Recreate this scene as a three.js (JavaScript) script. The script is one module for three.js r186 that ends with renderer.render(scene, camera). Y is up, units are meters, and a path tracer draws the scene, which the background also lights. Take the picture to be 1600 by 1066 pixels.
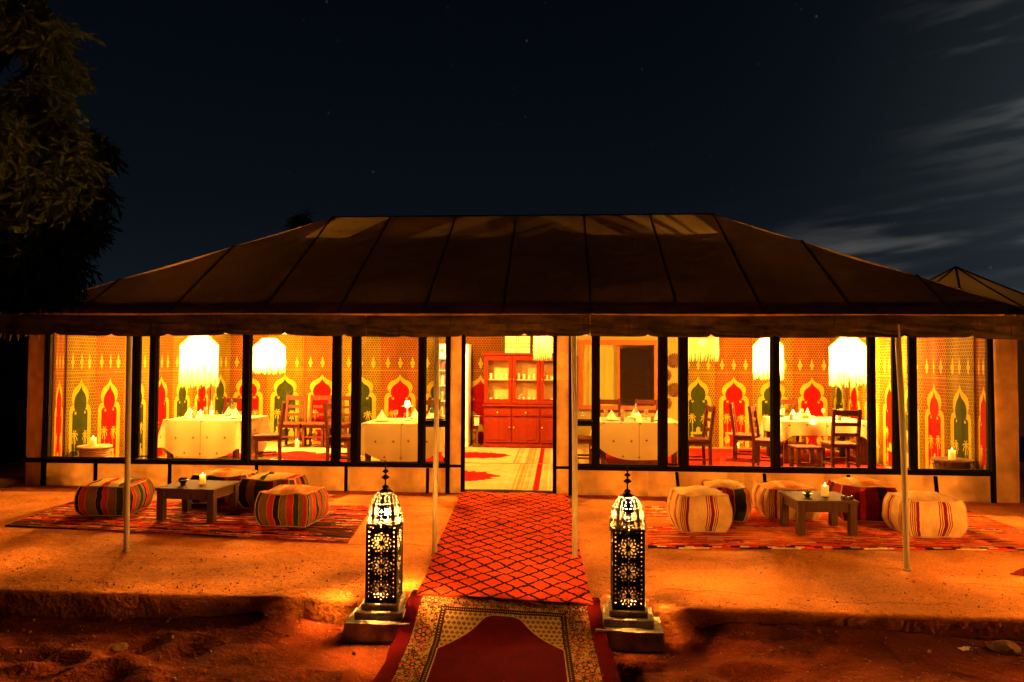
import * as THREE from 'three';
import { mergeGeometries } from 'three/addons/utils/BufferGeometryUtils.js';
import { RoundedBoxGeometry } from 'three/addons/geometries/RoundedBoxGeometry.js';

// ───────────────────────── camera, sky, moon, exposure ─────────────────────────
const scene = new THREE.Scene();
const camera = new THREE.PerspectiveCamera(51.7, 1600 / 1066, 0.05, 1500);
camera.fov = 2 * Math.atan(533 / 1100) * 180 / Math.PI;
camera.position.set(0.645, 1.75, 9.382);
camera.rotation.order = 'YXZ';
camera.rotation.set(Math.atan(33 / 1100), Math.atan(72 / 1100), 0.33 * Math.PI / 180);
camera.updateProjectionMatrix();

const renderer = new THREE.WebGLRenderer({ antialias: true });
renderer.toneMapping = THREE.LinearToneMapping;
renderer.toneMappingExposure = 1.3;
renderer.shadowMap.enabled = true;

const PENDANT = 210, LANTERN = 185, CANDLE = 0.22;
const WARM = [1, 0.47, 0.085];

// seeded random numbers and value noise
function rng(seed) { let a = seed >>> 0; return () => { a = (a + 0x6d2b79f5) | 0; let t = Math.imul(a ^ (a >>> 15), 1 | a); t = (t + Math.imul(t ^ (t >>> 7), 61 | t)) ^ t; return ((t ^ (t >>> 14)) >>> 0) / 4294967296; }; }
const hash2 = (x, y) => { let h = Math.imul(x | 0, 374761393) + Math.imul(y | 0, 668265263); h = Math.imul(h ^ (h >>> 13), 1274126177); return ((h ^ (h >>> 16)) >>> 0) / 4294967296; };
const sm = (t) => t * t * (3 - 2 * t);
function noise(x, y) {
  const xi = Math.floor(x), yi = Math.floor(y), u = sm(x - xi), v = sm(y - yi);
  const a = hash2(xi, yi), b = hash2(xi + 1, yi), c = hash2(xi, yi + 1), d = hash2(xi + 1, yi + 1);
  return (a + (b - a) * u) * (1 - v) + (c + (d - c) * u) * v;
}
const fbm = (x, y, n = 4) => { let s = 0, a = 0.5, t = 0; for (let i = 0; i < n; i++) { s += a * noise(x + i * 17.3, y - i * 9.1); t += a; a *= 0.5; x *= 2.03; y *= 2.03; } return s / t; };
const clamp = (x, a = 0, b = 1) => Math.min(b, Math.max(a, x));
const step = (a, b, x) => sm(clamp((x - a) / (b - a)));
const lerp = (a, b, t) => a + (b - a) * t;

{ // night sky with a hidden moon low on the right, thin moonlit cloud and stars
  const W = 4096, Hh = 2048, data = new Float32Array(W * Hh * 4);
  const moonAz = 46 * Math.PI / 180, moonEl = 13 * Math.PI / 180;
  for (let j = 0; j < Hh; j++) {
    const el = ((j + 0.5) / Hh - 0.5) * Math.PI, e = el * 180 / Math.PI;
    for (let i = 0; i < W; i++) {
      const phi = ((i + 0.5) / W - 0.5) * 2 * Math.PI;
      // azimuth from -z, to the right
      let az = phi + Math.PI / 2; if (az > Math.PI) az -= 2 * Math.PI;
      const o = (j * W + i) * 4;
      let r, g, b;
      const t = Math.max(0, e);
      const k = Math.exp(-t / 9);
      r = 0.0007 + 0.0062 * k; g = 0.0013 + 0.0088 * k; b = 0.003 + 0.0115 * k;
      let dA = az - moonAz; if (dA > Math.PI) dA -= 2 * Math.PI; if (dA < -Math.PI) dA += 2 * Math.PI;
      const cosm = Math.sin(el) * Math.sin(moonEl) + Math.cos(el) * Math.cos(moonEl) * Math.cos(dA);
      const dm = Math.acos(clamp(cosm, -1, 1)) * 180 / Math.PI;
      const glow = Math.exp(-dm * dm / 260);
      r += 0.018 * glow; g += 0.0235 * glow; b += 0.0255 * glow;
      if (e > 0 && dm < 60) {
        const azd = az * 180 / Math.PI;
        // cloud bands, stretched along the horizon and rising to the right
        const w = azd * 0.1, y = (e - azd * 0.07) * 0.85;
        const f = fbm(w + 40, y + 3, 5), f2 = fbm(w * 2.3 + 9, y * 2.2 + 20, 4);
        const low = Math.exp(-Math.pow((e - 7.6) / 2.6, 2)), high = Math.exp(-Math.pow((e - 19.5) / 7, 2)) * step(22, 34, azd), mid = Math.exp(-Math.pow((e - 16) / 1.2, 2)) * step(30, 38, azd);
        const near = Math.exp(-dm * dm / 700);
        const dens = (low * step(0.4, 0.7, f) + 0.3 * Math.exp(-Math.pow((e - 6.3) / 1.5, 2)) * step(0.25, 0.6, f)) * step(8, 24, azd) + high * step(0.47, 0.7, 0.5 * f + 0.5 * f2) * 0.42 + mid * step(0.4, 0.65, f2) * 0.5;
        const c = dens * near;
        r += 0.1 * c; g += 0.094 * c; b += 0.087 * c;
      }
      data[o] = r; data[o + 1] = g; data[o + 2] = b; data[o + 3] = 1;
    }
  }
  const R = rng(7);
  for (let s = 0; s < 700; s++) {
    const z = R() * 0.97 + 0.02, el = Math.asin(z), i = Math.floor(R() * W), j = Math.floor((el / Math.PI + 0.5) * Hh), m = 0.006 + 0.05 * Math.pow(R(), 4), o = (j * W + i) * 4;
    if (data[o] > 0.03) continue;
    data[o] += m * 0.9; data[o + 1] += m; data[o + 2] += m * 1.1;
  }
  const sky = new THREE.DataTexture(data, W, Hh, THREE.RGBAFormat, THREE.FloatType);
  sky.mapping = THREE.EquirectangularReflectionMapping; sky.magFilter = THREE.LinearFilter; sky.needsUpdate = true;
  scene.background = sky; scene.environment = sky;
}
const moon = new THREE.DirectionalLight(new THREE.Color().setRGB(0.75, 0.85, 1), 0.012);
moon.name = 'moon'; moon.position.set(41, 14, -40); moon.target.position.set(0, 0, 0); moon.castShadow = true; moon.shadow.radius = 3;
Object.assign(moon.shadow.camera, { left: -25, right: 25, top: 25, bottom: -25, near: 1, far: 140 });
scene.add(moon, moon.target);

// ───────────────────────── helpers ─────────────────────────
const taken = new Map();
function numbered(n) { const k = taken.get(n) ?? 0; taken.set(n, k + 1); return k ? n + '_' + String(k).padStart(3, '0') : n; }
function tag(o, label, category, group) { o.userData.label = label; o.userData.category = category; if (group) o.userData.group = group; return o; }
function thing(name, label, category, [x, y, z] = [0, 0, 0], turn = 0, group) { const o = new THREE.Group(); o.name = numbered(name); o.position.set(x, y, z); o.rotation.y = turn; scene.add(o); return tag(o, label, category, group); }
function prep(g) { if (g.index) g = g.toNonIndexed(); for (const k of Object.keys(g.attributes)) if (!['position', 'normal', 'uv'].includes(k)) g.deleteAttribute(k); if (!g.attributes.normal) g.computeVertexNormals(); if (!g.attributes.uv) g.setAttribute('uv', new THREE.BufferAttribute(new Float32Array(g.attributes.position.count * 2), 2)); return g; }
function merge(list) { return list.length === 1 ? list[0] : mergeGeometries(list.map(prep)); }
function part(name, geo, mat, parent) { const m = new THREE.Mesh(Array.isArray(geo) ? merge(geo) : geo, mat); m.name = parent === scene ? numbered(name) : name; m.castShadow = m.receiveShadow = true; parent.add(m); return m; }
function solo(name, geo, mat, label, category, [x, y, z] = [0, 0, 0], turn = 0, group) { const m = part(name, geo, mat, scene); m.position.set(x, y, z); m.rotation.y = turn; return tag(m, label, category, group); }
function struct(name, geo, mat) { const m = part(name, geo, mat, scene); m.userData.kind = 'structure'; return m; }
function copy(root, label, [x, y, z], turn = root.rotation.y) { const c = root.clone(); c.name = numbered(root.name.replace(/_\d{3}$/, '')); c.position.set(x, y, z); c.rotation.y = turn; c.userData = { ...root.userData, label }; scene.add(c); return c; }
// box given by centre and size, with uv in metres
function bx(x, y, z, w, h, d, bev = 0) {
  const g = bev ? new RoundedBoxGeometry(w, h, d, 1, Math.min(bev, w / 2.01, h / 2.01, d / 2.01)) : new THREE.BoxGeometry(w, h, d);
  boxUV(g); g.translate(x, y, z); return g;
}
function boxUV(g) { const p = g.attributes.position, n = g.attributes.normal, uv = g.attributes.uv; for (let i = 0; i < p.count; i++) { const ax = Math.abs(n.getX(i)), ay = Math.abs(n.getY(i)), az = Math.abs(n.getZ(i)); if (ax > ay && ax > az) uv.setXY(i, p.getZ(i), p.getY(i)); else if (ay > az) uv.setXY(i, p.getX(i), p.getZ(i)); else uv.setXY(i, p.getX(i), p.getY(i)); } return g; }
const V = (x, y, z) => new THREE.Vector3(x, y, z);
function bar(a, b, w, d = w, bev = 0.004) { // a square bar from a to b
  const A = V(...a), B = V(...b), L = A.distanceTo(B), g = bx(0, 0, 0, w, L, d, bev);
  g.applyQuaternion(new THREE.Quaternion().setFromUnitVectors(V(0, 1, 0), B.clone().sub(A).normalize()));
  const m = A.add(B).multiplyScalar(0.5); g.translate(m.x, m.y, m.z); return g;
}
function tube(pts, r, seg = 24, rad = 6, closed = false) { return new THREE.TubeGeometry(new THREE.CatmullRomCurve3(pts.map((p) => Array.isArray(p) ? V(...p) : p), closed), seg, r, rad, closed); }
function lathe(pts, seg = 24) { return new THREE.LatheGeometry(pts.map(([r, y]) => new THREE.Vector2(r, y)), seg); }
function grid(nu, nv, f, uvf) { // parametric sheet, f(u,v) -> [x,y,z]
  const pos = [], uv = [], idx = [];
  for (let j = 0; j <= nv; j++) for (let i = 0; i <= nu; i++) { const u = i / nu, v = j / nv; pos.push(...f(u, v)); uv.push(...(uvf ? uvf(u, v) : [u, v])); }
  for (let j = 0; j < nv; j++) for (let i = 0; i < nu; i++) { const a = j * (nu + 1) + i, b = a + 1, c = a + nu + 1, d = c + 1; idx.push(a, b, d, a, d, c); }
  const g = new THREE.BufferGeometry(); g.setAttribute('position', new THREE.Float32BufferAttribute(pos, 3)); g.setAttribute('uv', new THREE.Float32BufferAttribute(uv, 2)); g.setIndex(idx); g.computeVertexNormals(); return g;
}
function pointLight(name, [x, y, z], col, cd, parent, radius = 1) { const l = new THREE.PointLight(new THREE.Color().setRGB(...col), cd, 0, 2); l.name = name; l.position.set(x, y, z); l.castShadow = true; l.shadow.radius = radius; parent.add(l); return l; }

// ───────────────────────── textures and materials ─────────────────────────
function canvasTex(w, h, draw, o = {}) {
  const c = document.createElement('canvas'); c.width = w; c.height = h; const x = c.getContext('2d'); draw(x, w, h);
  if (o.grain || o.patch) {
    const im = x.getImageData(0, 0, w, h), d = im.data, R = rng(o.seed ?? 5), ps = o.patchScale ?? 6;
    for (let j = 0; j < h; j++) for (let i = 0; i < w; i++) { const k = (j * w + i) * 4, m = 1 + (o.grain ?? 0) * (R() - 0.5) * 2 + (o.patch ?? 0) * (fbm(i / w * ps, j / w * ps, 4) - 0.5) * 2; d[k] *= m; d[k + 1] *= m; d[k + 2] *= m; }
    x.putImageData(im, 0, 0);
  }
  const t = new THREE.CanvasTexture(c); if (o.srgb !== false) t.colorSpace = THREE.SRGBColorSpace; t.wrapS = t.wrapT = THREE.RepeatWrapping; t.magFilter = THREE.LinearFilter; if (o.repeat) t.repeat.set(...o.repeat); return t;
}
function heightTex(w, h, f, repeat) { const d = new Uint8Array(w * h * 4); for (let j = 0; j < h; j++) for (let i = 0; i < w; i++) { const v = clamp(f(i / w, j / h)) * 255, k = (j * w + i) * 4; d[k] = d[k + 1] = d[k + 2] = v; d[k + 3] = 255; } const t = new THREE.DataTexture(d, w, h); t.wrapS = t.wrapT = THREE.RepeatWrapping; t.magFilter = THREE.LinearFilter; if (repeat) t.repeat.set(...repeat); t.needsUpdate = true; return t; }
const s2 = (r, g, b) => { const f = (c) => Math.round(255 * (c <= 0.0031308 ? 12.92 * c : 1.055 * Math.pow(c, 1 / 2.4) - 0.055)); return `rgb(${f(r)},${f(g)},${f(b)})`; };
const lin = (r, g, b) => new THREE.Color().setRGB(r, g, b);
function std(rgb, rough = 0.8, o = {}) { const q = { color: rgb ? lin(...rgb) : 0xffffff, roughness: rough, side: THREE.DoubleSide, ...o }; return rough >= 0.8 ? new THREE.MeshPhysicalMaterial({ specularIntensity: rough >= 0.85 ? 0.03 : 0.12, ...q }) : new THREE.MeshStandardMaterial(q); }
function thin(rgb, through, o = {}) { return new THREE.MeshPhysicalMaterial({ color: lin(...rgb), roughness: 0.97, transmission: through, thickness: 0, side: THREE.DoubleSide, ...o }); }

const weaveBump = heightTex(128, 128, (u, v) => 0.5 + 0.25 * Math.sin(u * 100.53) * Math.sin(v * 100.53) + 0.25 * (hash2(u * 128, v * 128) - 0.5), [4, 4]);
const wrinkleBump = heightTex(512, 512, (u, v) => { const a = u * 5, b = v * 5; const w = fbm(a * 0.7, b * 0.7, 3) * 3; return 0.5 + 0.38 * Math.sin((a * 0.8 + b * 1.6 + w) * 3.1) * fbm(a * 1.2 + 9, b * 1.2, 3) + 0.12 * (fbm(a * 5, b * 5, 3) - 0.5); }, [0.55, 0.55]);
const roughBump = heightTex(512, 512, (u, v) => { const p = u * 24, q = v * 24; return fbm(p, q, 5) * 0.7 + 0.3 * fbm(p * 4, q * 4, 3); });
const M = {
  frame: std([0.008, 0.006, 0.005], 0.85),
  pole: std([0.27, 0.19, 0.07], 0.6, { bumpMap: roughBump, bumpScale: 0.002 }),
  glass: new THREE.MeshPhysicalMaterial({ color: 0xffffff, roughness: 0.02, transmission: 1, thickness: 0, ior: 1.45, side: THREE.DoubleSide }),
  canvas: thin([1, 1, 1], 0.16, { specularIntensity: 0.3, bumpMap: wrinkleBump, bumpScale: 0.02, map: canvasTex(512, 512, (x, w, h) => { x.fillStyle = s2(0.56, 0.3, 0.085); x.fillRect(0, 0, w, h); const R = rng(3); for (let i = 0; i < 60; i++) { x.fillStyle = `rgba(120,70,30,${0.03 + 0.06 * R()})`; x.fillRect(R() * w, R() * h, 3 + R() * 60, 20 + R() * 120); } }, { grain: 0.06, patch: 0.22, patchScale: 7, repeat: [0.6, 0.6] }) }),
  roof: thin([0.2, 0.14, 0.06], 0.13, { map: canvasTex(512, 512, (x, w, h) => { x.fillStyle = '#e6e0d8'; x.fillRect(0, 0, w, h); const R = rng(13); for (let i = 0; i < 70; i++) { x.fillStyle = `rgba(70,50,30,${0.04 + 0.08 * R()})`; x.fillRect(R() * w, R() * h, 20 + R() * 180, 1 + R() * 3); } }, { grain: 0.1, patch: 0.12, patchScale: 6, repeat: [0.5, 0.5] }), bumpMap: wrinkleBump, bumpScale: 0.015 }),
  seam: thin([0.13, 0.09, 0.04], 0.16),
  ceiling: thin([0.5, 0.4, 0.24], 0.16),
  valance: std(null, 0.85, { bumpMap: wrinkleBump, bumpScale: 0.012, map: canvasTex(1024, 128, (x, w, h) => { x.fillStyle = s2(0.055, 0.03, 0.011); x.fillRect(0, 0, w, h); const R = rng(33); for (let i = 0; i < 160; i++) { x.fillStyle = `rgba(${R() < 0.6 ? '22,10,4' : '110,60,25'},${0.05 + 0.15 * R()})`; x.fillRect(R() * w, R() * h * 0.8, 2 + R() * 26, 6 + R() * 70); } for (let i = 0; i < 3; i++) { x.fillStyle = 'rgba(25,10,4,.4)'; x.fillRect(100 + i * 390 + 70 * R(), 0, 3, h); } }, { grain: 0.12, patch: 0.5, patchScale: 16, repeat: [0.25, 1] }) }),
  darkWood: std(null, 0.8, {}), chairWood: std(null, 0.8, {}), hutchWood: std(null, 0.8),
  iron: std([0.026, 0.02, 0.016], 0.8),
  stone: std(null, 0.9, { bumpMap: roughBump, bumpScale: 0.006 }),
  wax: thin([0.85, 0.7, 0.38], 0.55, {}),
  white: std([0.75, 0.72, 0.66], 0.35), porcelain: std([0.8, 0.78, 0.72], 0.2),
  cloth: thin([1, 1, 1], 0.4, { specularIntensity: 0.2, bumpMap: weaveBump, bumpScale: 0.0008 }),
  napkin: std([0.38, 0.31, 0.19], 0.9),
  stem: new THREE.MeshPhysicalMaterial({ color: lin(0.62, 0.52, 0.36), roughness: 0.05, transmission: 0.85, thickness: 0, ior: 1.5, side: THREE.DoubleSide }),
  bottle: std([0.015, 0.03, 0.012], 0.08),
  straw: std([0.34, 0.2, 0.07], 0.9), fringe: thin([0.5, 0.4, 0.15], 0.45),
  black: std([0.012, 0.011, 0.01], 0.3), greenGlaze: std([0.05, 0.09, 0.02], 0.3),
  brass: std([0.55, 0.38, 0.12], 0.35, { metalness: 0.8 }),
};
function woodMap(base, dark, seed) { return canvasTex(256, 512, (x, w, h) => { x.fillStyle = s2(...base); x.fillRect(0, 0, w, h); const R = rng(seed); for (let i = 0; i < 260; i++) { x.strokeStyle = s2(...(R() < 0.75 ? dark : base.map((c) => c * 1.35))); x.globalAlpha = 0.1 + 0.3 * R(); x.lineWidth = 0.5 + 2 * R(); x.beginPath(); const px = R() * w; x.moveTo(px, 0); x.bezierCurveTo(px + (R() - 0.5) * 16, h * 0.3, px + (R() - 0.5) * 16, h * 0.6, px + (R() - 0.5) * 10, h); x.stroke(); } x.globalAlpha = 1; }, { grain: 0.08, repeat: [3, 1.5], seed }); }
M.darkWood.map = woodMap([0.09, 0.04, 0.018], [0.03, 0.013, 0.006], 21);
M.chairWood.map = woodMap([0.06, 0.012, 0.004], [0.022, 0.005, 0.002], 22);
M.hutchWood.map = woodMap([0.13, 0.011, 0.002], [0.06, 0.004, 0.001], 23);
M.tableTop = std(null, 0.8, { map: woodMap([0.095, 0.042, 0.01], [0.04, 0.015, 0.004], 24) });
M.stone.map = canvasTex(256, 256, (x, w, h) => { x.fillStyle = s2(0.42, 0.34, 0.24); x.fillRect(0, 0, w, h); const R = rng(8); for (let i = 0; i < 500; i++) { x.fillStyle = R() < 0.6 ? 'rgba(70,45,25,.35)' : 'rgba(220,190,150,.3)'; x.fillRect(R() * w, R() * h, 1 + R() * 5, 1 + R() * 4); } }, { grain: 0.1, patch: 0.35, repeat: [2, 2] });

// ───────────────────────── ground: sand sheet and terrace ─────────────────────────
const EDGE = 4.2; let groundY;
const sandTex = canvasTex(1024, 1024, (x, w, h) => { x.fillStyle = s2(0.12, 0.025, 0.006); x.fillRect(0, 0, w, h); const R = rng(4); for (let i = 0; i < 2600; i++) { x.fillStyle = R() < 0.6 ? `rgba(50,18,6,${0.15 + 0.3 * R()})` : `rgba(215,140,80,${0.12 + 0.2 * R()})`; const s = 1 + R() * R() * 5; x.fillRect(R() * w, R() * h, s * (1 + R()), s); } }, { grain: 0.16, patch: 0.35, patchScale: 9, repeat: [0.35, 0.35] });
M.sand = std(null, 0.95, { map: sandTex, bumpMap: roughBump, bumpScale: 0.02 });
{
  const R = rng(77), feet = [];
  for (let i = 0; i < 260; i++) feet.push([-6 + R() * 13, 4.75 + R() * 3.2, 0.09 + R() * 0.12, R() * 3.14, 0.012 + R() * 0.028]);
  const h = (x, z) => {
    let y = -0.175;
    const far = Math.max(Math.abs(x), Math.abs(z - 2));
    if (z > 3.9 && z < 14 && Math.abs(x) < 12) {
      y += (fbm(x * 1.6, z * 2.4, 4) - 0.5) * 0.05 + (fbm(x * 7, z * 9, 3) - 0.5) * 0.028;
      for (const [fx, fz, s, a, d] of feet) { const dx = x - fx, dz = z - fz; if (dx * dx + dz * dz > 0.2) continue; const ca = Math.cos(a), sa = Math.sin(a), p = (dx * ca + dz * sa) / (s * 1.5), q = (-dx * sa + dz * ca) / s, r = p * p + q * q; y += d * (0.5 * Math.exp(-Math.pow(Math.sqrt(r) - 1.25, 2) * 7) - Math.exp(-r * 1.6)); }
      const nz = Math.exp(-Math.pow(Math.max(0, z - EDGE) / 0.42, 2));
      y += nz * (0.07 * Math.exp(-Math.pow((x - 2.2) / 0.8, 2)) + 0.05 * Math.exp(-Math.pow((x - 3.3) / 1.3, 2)) + 0.06 * Math.exp(-Math.pow((x + 1.6) / 0.5, 2)));
      for (const px of [-0.6, 1.14]) y = lerp(-0.185, y, step(0.3, 0.7, Math.hypot(x - px, z - 4.5)));
      if (x > -0.6 && x < 1.15) y = Math.min(y, lerp(-0.16, -0.235, step(4.3, 5.2, z)));
    }
    if (far > 30) y += (fbm(x * 0.02, z * 0.02, 3) - 0.5) * step(30, 90, far) * 3.2 - 0.3 * step(30, 60, far);
    return y;
  };
  groundY = h; const xs = [], zs = [];
  for (const v of [-420, -300, -200, -130, -90, -60, -40, -28, -20, -15, -12, -10, -8.6]) xs.push(v);
  for (let v = -8; v <= 8.01; v += 0.045) xs.push(v);
  for (const v of [8.6, 10, 12, 15, 20, 28, 40, 60, 90, 130, 200, 300, 420]) xs.push(v);
  for (const v of [-420, -300, -200, -140, -100, -70, -50, -36, -26, -19, -14, -10, -6, -2, 2, 3.6]) zs.push(v);
  for (let v = 4.0; v <= 7.0; v += 0.03) zs.push(v);
  for (let v = 7.1; v <= 12; v += 0.2) zs.push(v);
  for (const v of [14, 18, 25, 40, 70, 120, 200, 300]) zs.push(v);
  const g = grid(xs.length - 1, zs.length - 1, (u, v) => { const x = xs[Math.round(u * (xs.length - 1))], z = zs[Math.round((1 - v) * (zs.length - 1))]; return [x, h(x, z), z]; }, (u, v) => [xs[Math.round(u * (xs.length - 1))], zs[Math.round((1 - v) * (zs.length - 1))]]);
  struct('sand_ground', g, M.sand);

  // terrace: a worn earth and plaster platform with a broken front edge
  const terTex = canvasTex(2048, 1536, (x, w, h) => {
    x.fillStyle = s2(0.58, 0.195, 0.035); x.fillRect(0, 0, w, h); const Q = rng(41);
    for (let i = 0; i < 900; i++) { x.fillStyle = Q() < 0.5 ? `rgba(70,26,8,${0.03 + 0.07 * Q()})` : `rgba(235,165,90,${0.03 + 0.07 * Q()})`; x.beginPath(); x.ellipse(Q() * w, Q() * h, 10 + Q() * 90, 4 + Q() * 26, (Q() - 0.5) * 0.6, 0, 7); x.fill(); }
    for (let i = 0; i < 5200; i++) { x.fillStyle = `rgba(40,14,4,${0.2 + 0.45 * Q()})`; x.fillRect(Q() * w, Q() * h, 1 + Q() * 3.4, 1 + Q() * 1.8); }
    for (let i = 0; i < 9000; i++) { x.fillStyle = Q() < 0.5 ? `rgba(30,10,3,${0.15 + 0.4 * Q()})` : `rgba(255,190,110,${0.1 + 0.3 * Q()})`; x.fillRect(Q() * w, Q() * h, 1 + Q() * 1.5, 1 + Q()); }
    for (let i = 0; i < 40; i++) { x.strokeStyle = 'rgba(50,18,6,.4)'; x.lineWidth = 1 + Q(); let px = Q() * w, py = Q() * h; x.beginPath(); x.moveTo(px, py); for (let k = 0; k < 6; k++) { px += 6 + Q() * 22; py += (Q() - 0.5) * 14; x.lineTo(px, py); } x.stroke(); }
  }, { grain: 0.14, patch: 0.45, patchScale: 16 });
  M.terrace = std(null, 0.88, { map: terTex, bumpMap: roughBump, bumpScale: 0.016 });
  const bump2 = roughBump.clone(); bump2.repeat.set(8, 6); bump2.needsUpdate = true; M.terrace.bumpMap = bump2;
  const prof = []; for (let z = -7; z < 2.4; z += 0.7) prof.push([z, 0]); for (let z = 2.4; z < 4.12; z += 0.06) prof.push([z, 0]);
  prof.push([4.17, 0], [4.21, -0.001], [4.23, -0.004], [4.242, -0.013], [4.248, -0.03], [4.252, -0.06], [4.254, -0.09], [4.258, -0.13], [4.258, -0.2], [4.258, -0.32]);
  const tg = grid(330, prof.length - 1, (u, v) => {
    const x = lerp(-8.6, 9, u), k = Math.round((1 - v) * (prof.length - 1)), [z, y] = prof[k];
    const edge = step(3.7, 4.15, z), chip = (fbm(x * 2, 2, 4) - 0.5) * 0.03 + Math.max(0, fbm(x * 9 + 3, 8, 2) - 0.6) * -0.08 * step(-2.4, -1.6, x) * step(-0.7, -1.1, x);
    return [x, y + (fbm(x * 0.9, z * 1.1 + 30, 3) - 0.5) * 0.022 * (y > -0.05 ? 1 : 0.3), z + edge * chip + (y < -0.02 ? (noise(x * 14, y * 30) - 0.5) * 0.006 : 0)];
  }, (u, v) => { const k = Math.round((1 - v) * (prof.length - 1)); return [u * 1.05, (prof[k][0] - prof[k][1] + 7) / 11.6]; });
  struct('terrace', tg, M.terrace);
}

// ───────────────────────── the tent ─────────────────────────
const XL = -6.72, XR = 6.48, ZB = -5.65;           // outer canvas
const LL = -6.42, LR = 6.22, LB = -5.4;            // inner lining
const tent = thing('restaurant_tent', 'large dining tent with a dark hipped canvas roof and glowing windows', 'tent');
// roof
const RIDGE = { z: -2.7, y: 4.28, x0: -3.32, x1: 3.27 }, EY = 2.38, ZF = 0.25;
{
  const ex0 = -6.9, ex1 = 6.68, zb = -5.85;
  const zTop = (x) => x < RIDGE.x0 ? lerp(ZF, RIDGE.z, (x - ex0) / (RIDGE.x0 - ex0)) : x > RIDGE.x1 ? lerp(ZF, RIDGE.z, (ex1 - x) / (ex1 - RIDGE.x1)) : RIDGE.z;
  const seams = [ex0, -5.85, -4.6, -3.32, -2.28, -1.13, -0.08, 1.08, 2.2, 3.27, 4.4, 5.6, ex1];
  const yAt = (z, fr) => EY + (RIDGE.y - EY) * (ZF - z) / (ZF - RIDGE.z) - 0.035 * Math.sin(Math.PI * fr) * Math.sin(Math.PI * clamp((ZF - z) / 2.95));
  for (let k = 0; k < seams.length - 1; k++) {
    const a = seams[k], b = seams[k + 1];
    const f = (u, v) => { const x = lerp(a, b, u), z = lerp(ZF, zTop(x), v); return [x, yAt(z, u) + (fbm(x * 2.2, z * 2.2 + 7, 3) - 0.5) * 0.03 * Math.sin(Math.PI * v), z]; };
    part('roof_panel', grid(10, 18, f, (u, v) => { const p = f(u, v); return [p[0], p[2] * 1.2]; }), M.roof, tent);
    if (k) { const x = b === undefined ? a : a, pts = []; for (let i = 0; i <= 6; i++) { const z = lerp(ZF, zTop(a), i / 6); pts.push([a, yAt(z, 0) + 0.012, z]); } const g = []; for (let i = 0; i < 6; i++) g.push(bar(pts[i], pts[i + 1], 0.032, 0.01, 0)); part('roof_seam', g, M.seam, tent); }
  }
  // back slope and the two ends
  part('roof_back_slope', grid(8, 4, (u, v) => { const xa = lerp(ex0, RIDGE.x0, v), xb = lerp(ex1, RIDGE.x1, v); return [lerp(xa, xb, u), lerp(EY, RIDGE.y, v), lerp(zb, RIDGE.z, v)]; }, (u, v) => [u * 12, v * 3]), M.roof, tent);
  for (const [xe, xr] of [[ex0, RIDGE.x0], [ex1, RIDGE.x1]]) part('roof_end', grid(6, 6, (u, v) => [lerp(xe, xr, v), lerp(EY, RIDGE.y, v) - 0.001, lerp(lerp(ZF, zb, u), RIDGE.z, v)], (u, v) => [u * 6, v * 4]), M.roof, tent);
  part('ridge_cap', bar([RIDGE.x0, RIDGE.y + 0.004, RIDGE.z], [RIDGE.x1, RIDGE.y + 0.004, RIDGE.z], 0.03, 0.02), M.roof, tent);
  // ceiling lining hung under the roof, open in short gaps just below the ridge
  const cy = 2.32, top = 3.6, cz0 = -0.1, cz1 = -5.38, cm = -2.7;
  const lowF = grid(24, 6, (u, v) => [lerp(LL, LR, u) * lerp(1, 0.62, v), lerp(cy, top, v), lerp(cz0, cm + 0.55, v)]);
  const lowB = grid(24, 6, (u, v) => [lerp(LL, LR, u) * lerp(1, 0.62, v), lerp(cy, top, v), lerp(cz1, cm - 0.55, v)]);
  const ends = [-1, 1].map((s) => grid(6, 6, (u, v) => { const e = s < 0 ? LL : LR; return [e * lerp(1, 0.62, v), lerp(cy, top, v), lerp(lerp(cz0, cm + 0.55, v), lerp(cz1, cm - 0.55, v), u)]; }));
  part('ceiling_lining', [lowF, lowB, ...ends], M.ceiling, tent);
  const cuts = [-3.98, -3.7, -3.05, -2.1, -1.65, -1.15, -0.75, -0.62, -0.3, 1.5, 2.0, 2.5, 2.72, 2.84, 2.98, 3.06, 3.34, 3.86];
  for (let i = 0; i < cuts.length; i += 2) part('ceiling_flap', grid(2, 1, (u, v) => [lerp(cuts[i], cuts[i + 1], u), top, lerp(cm + 0.55, cm - 0.55, v)]), M.ceiling, tent);
}
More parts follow.
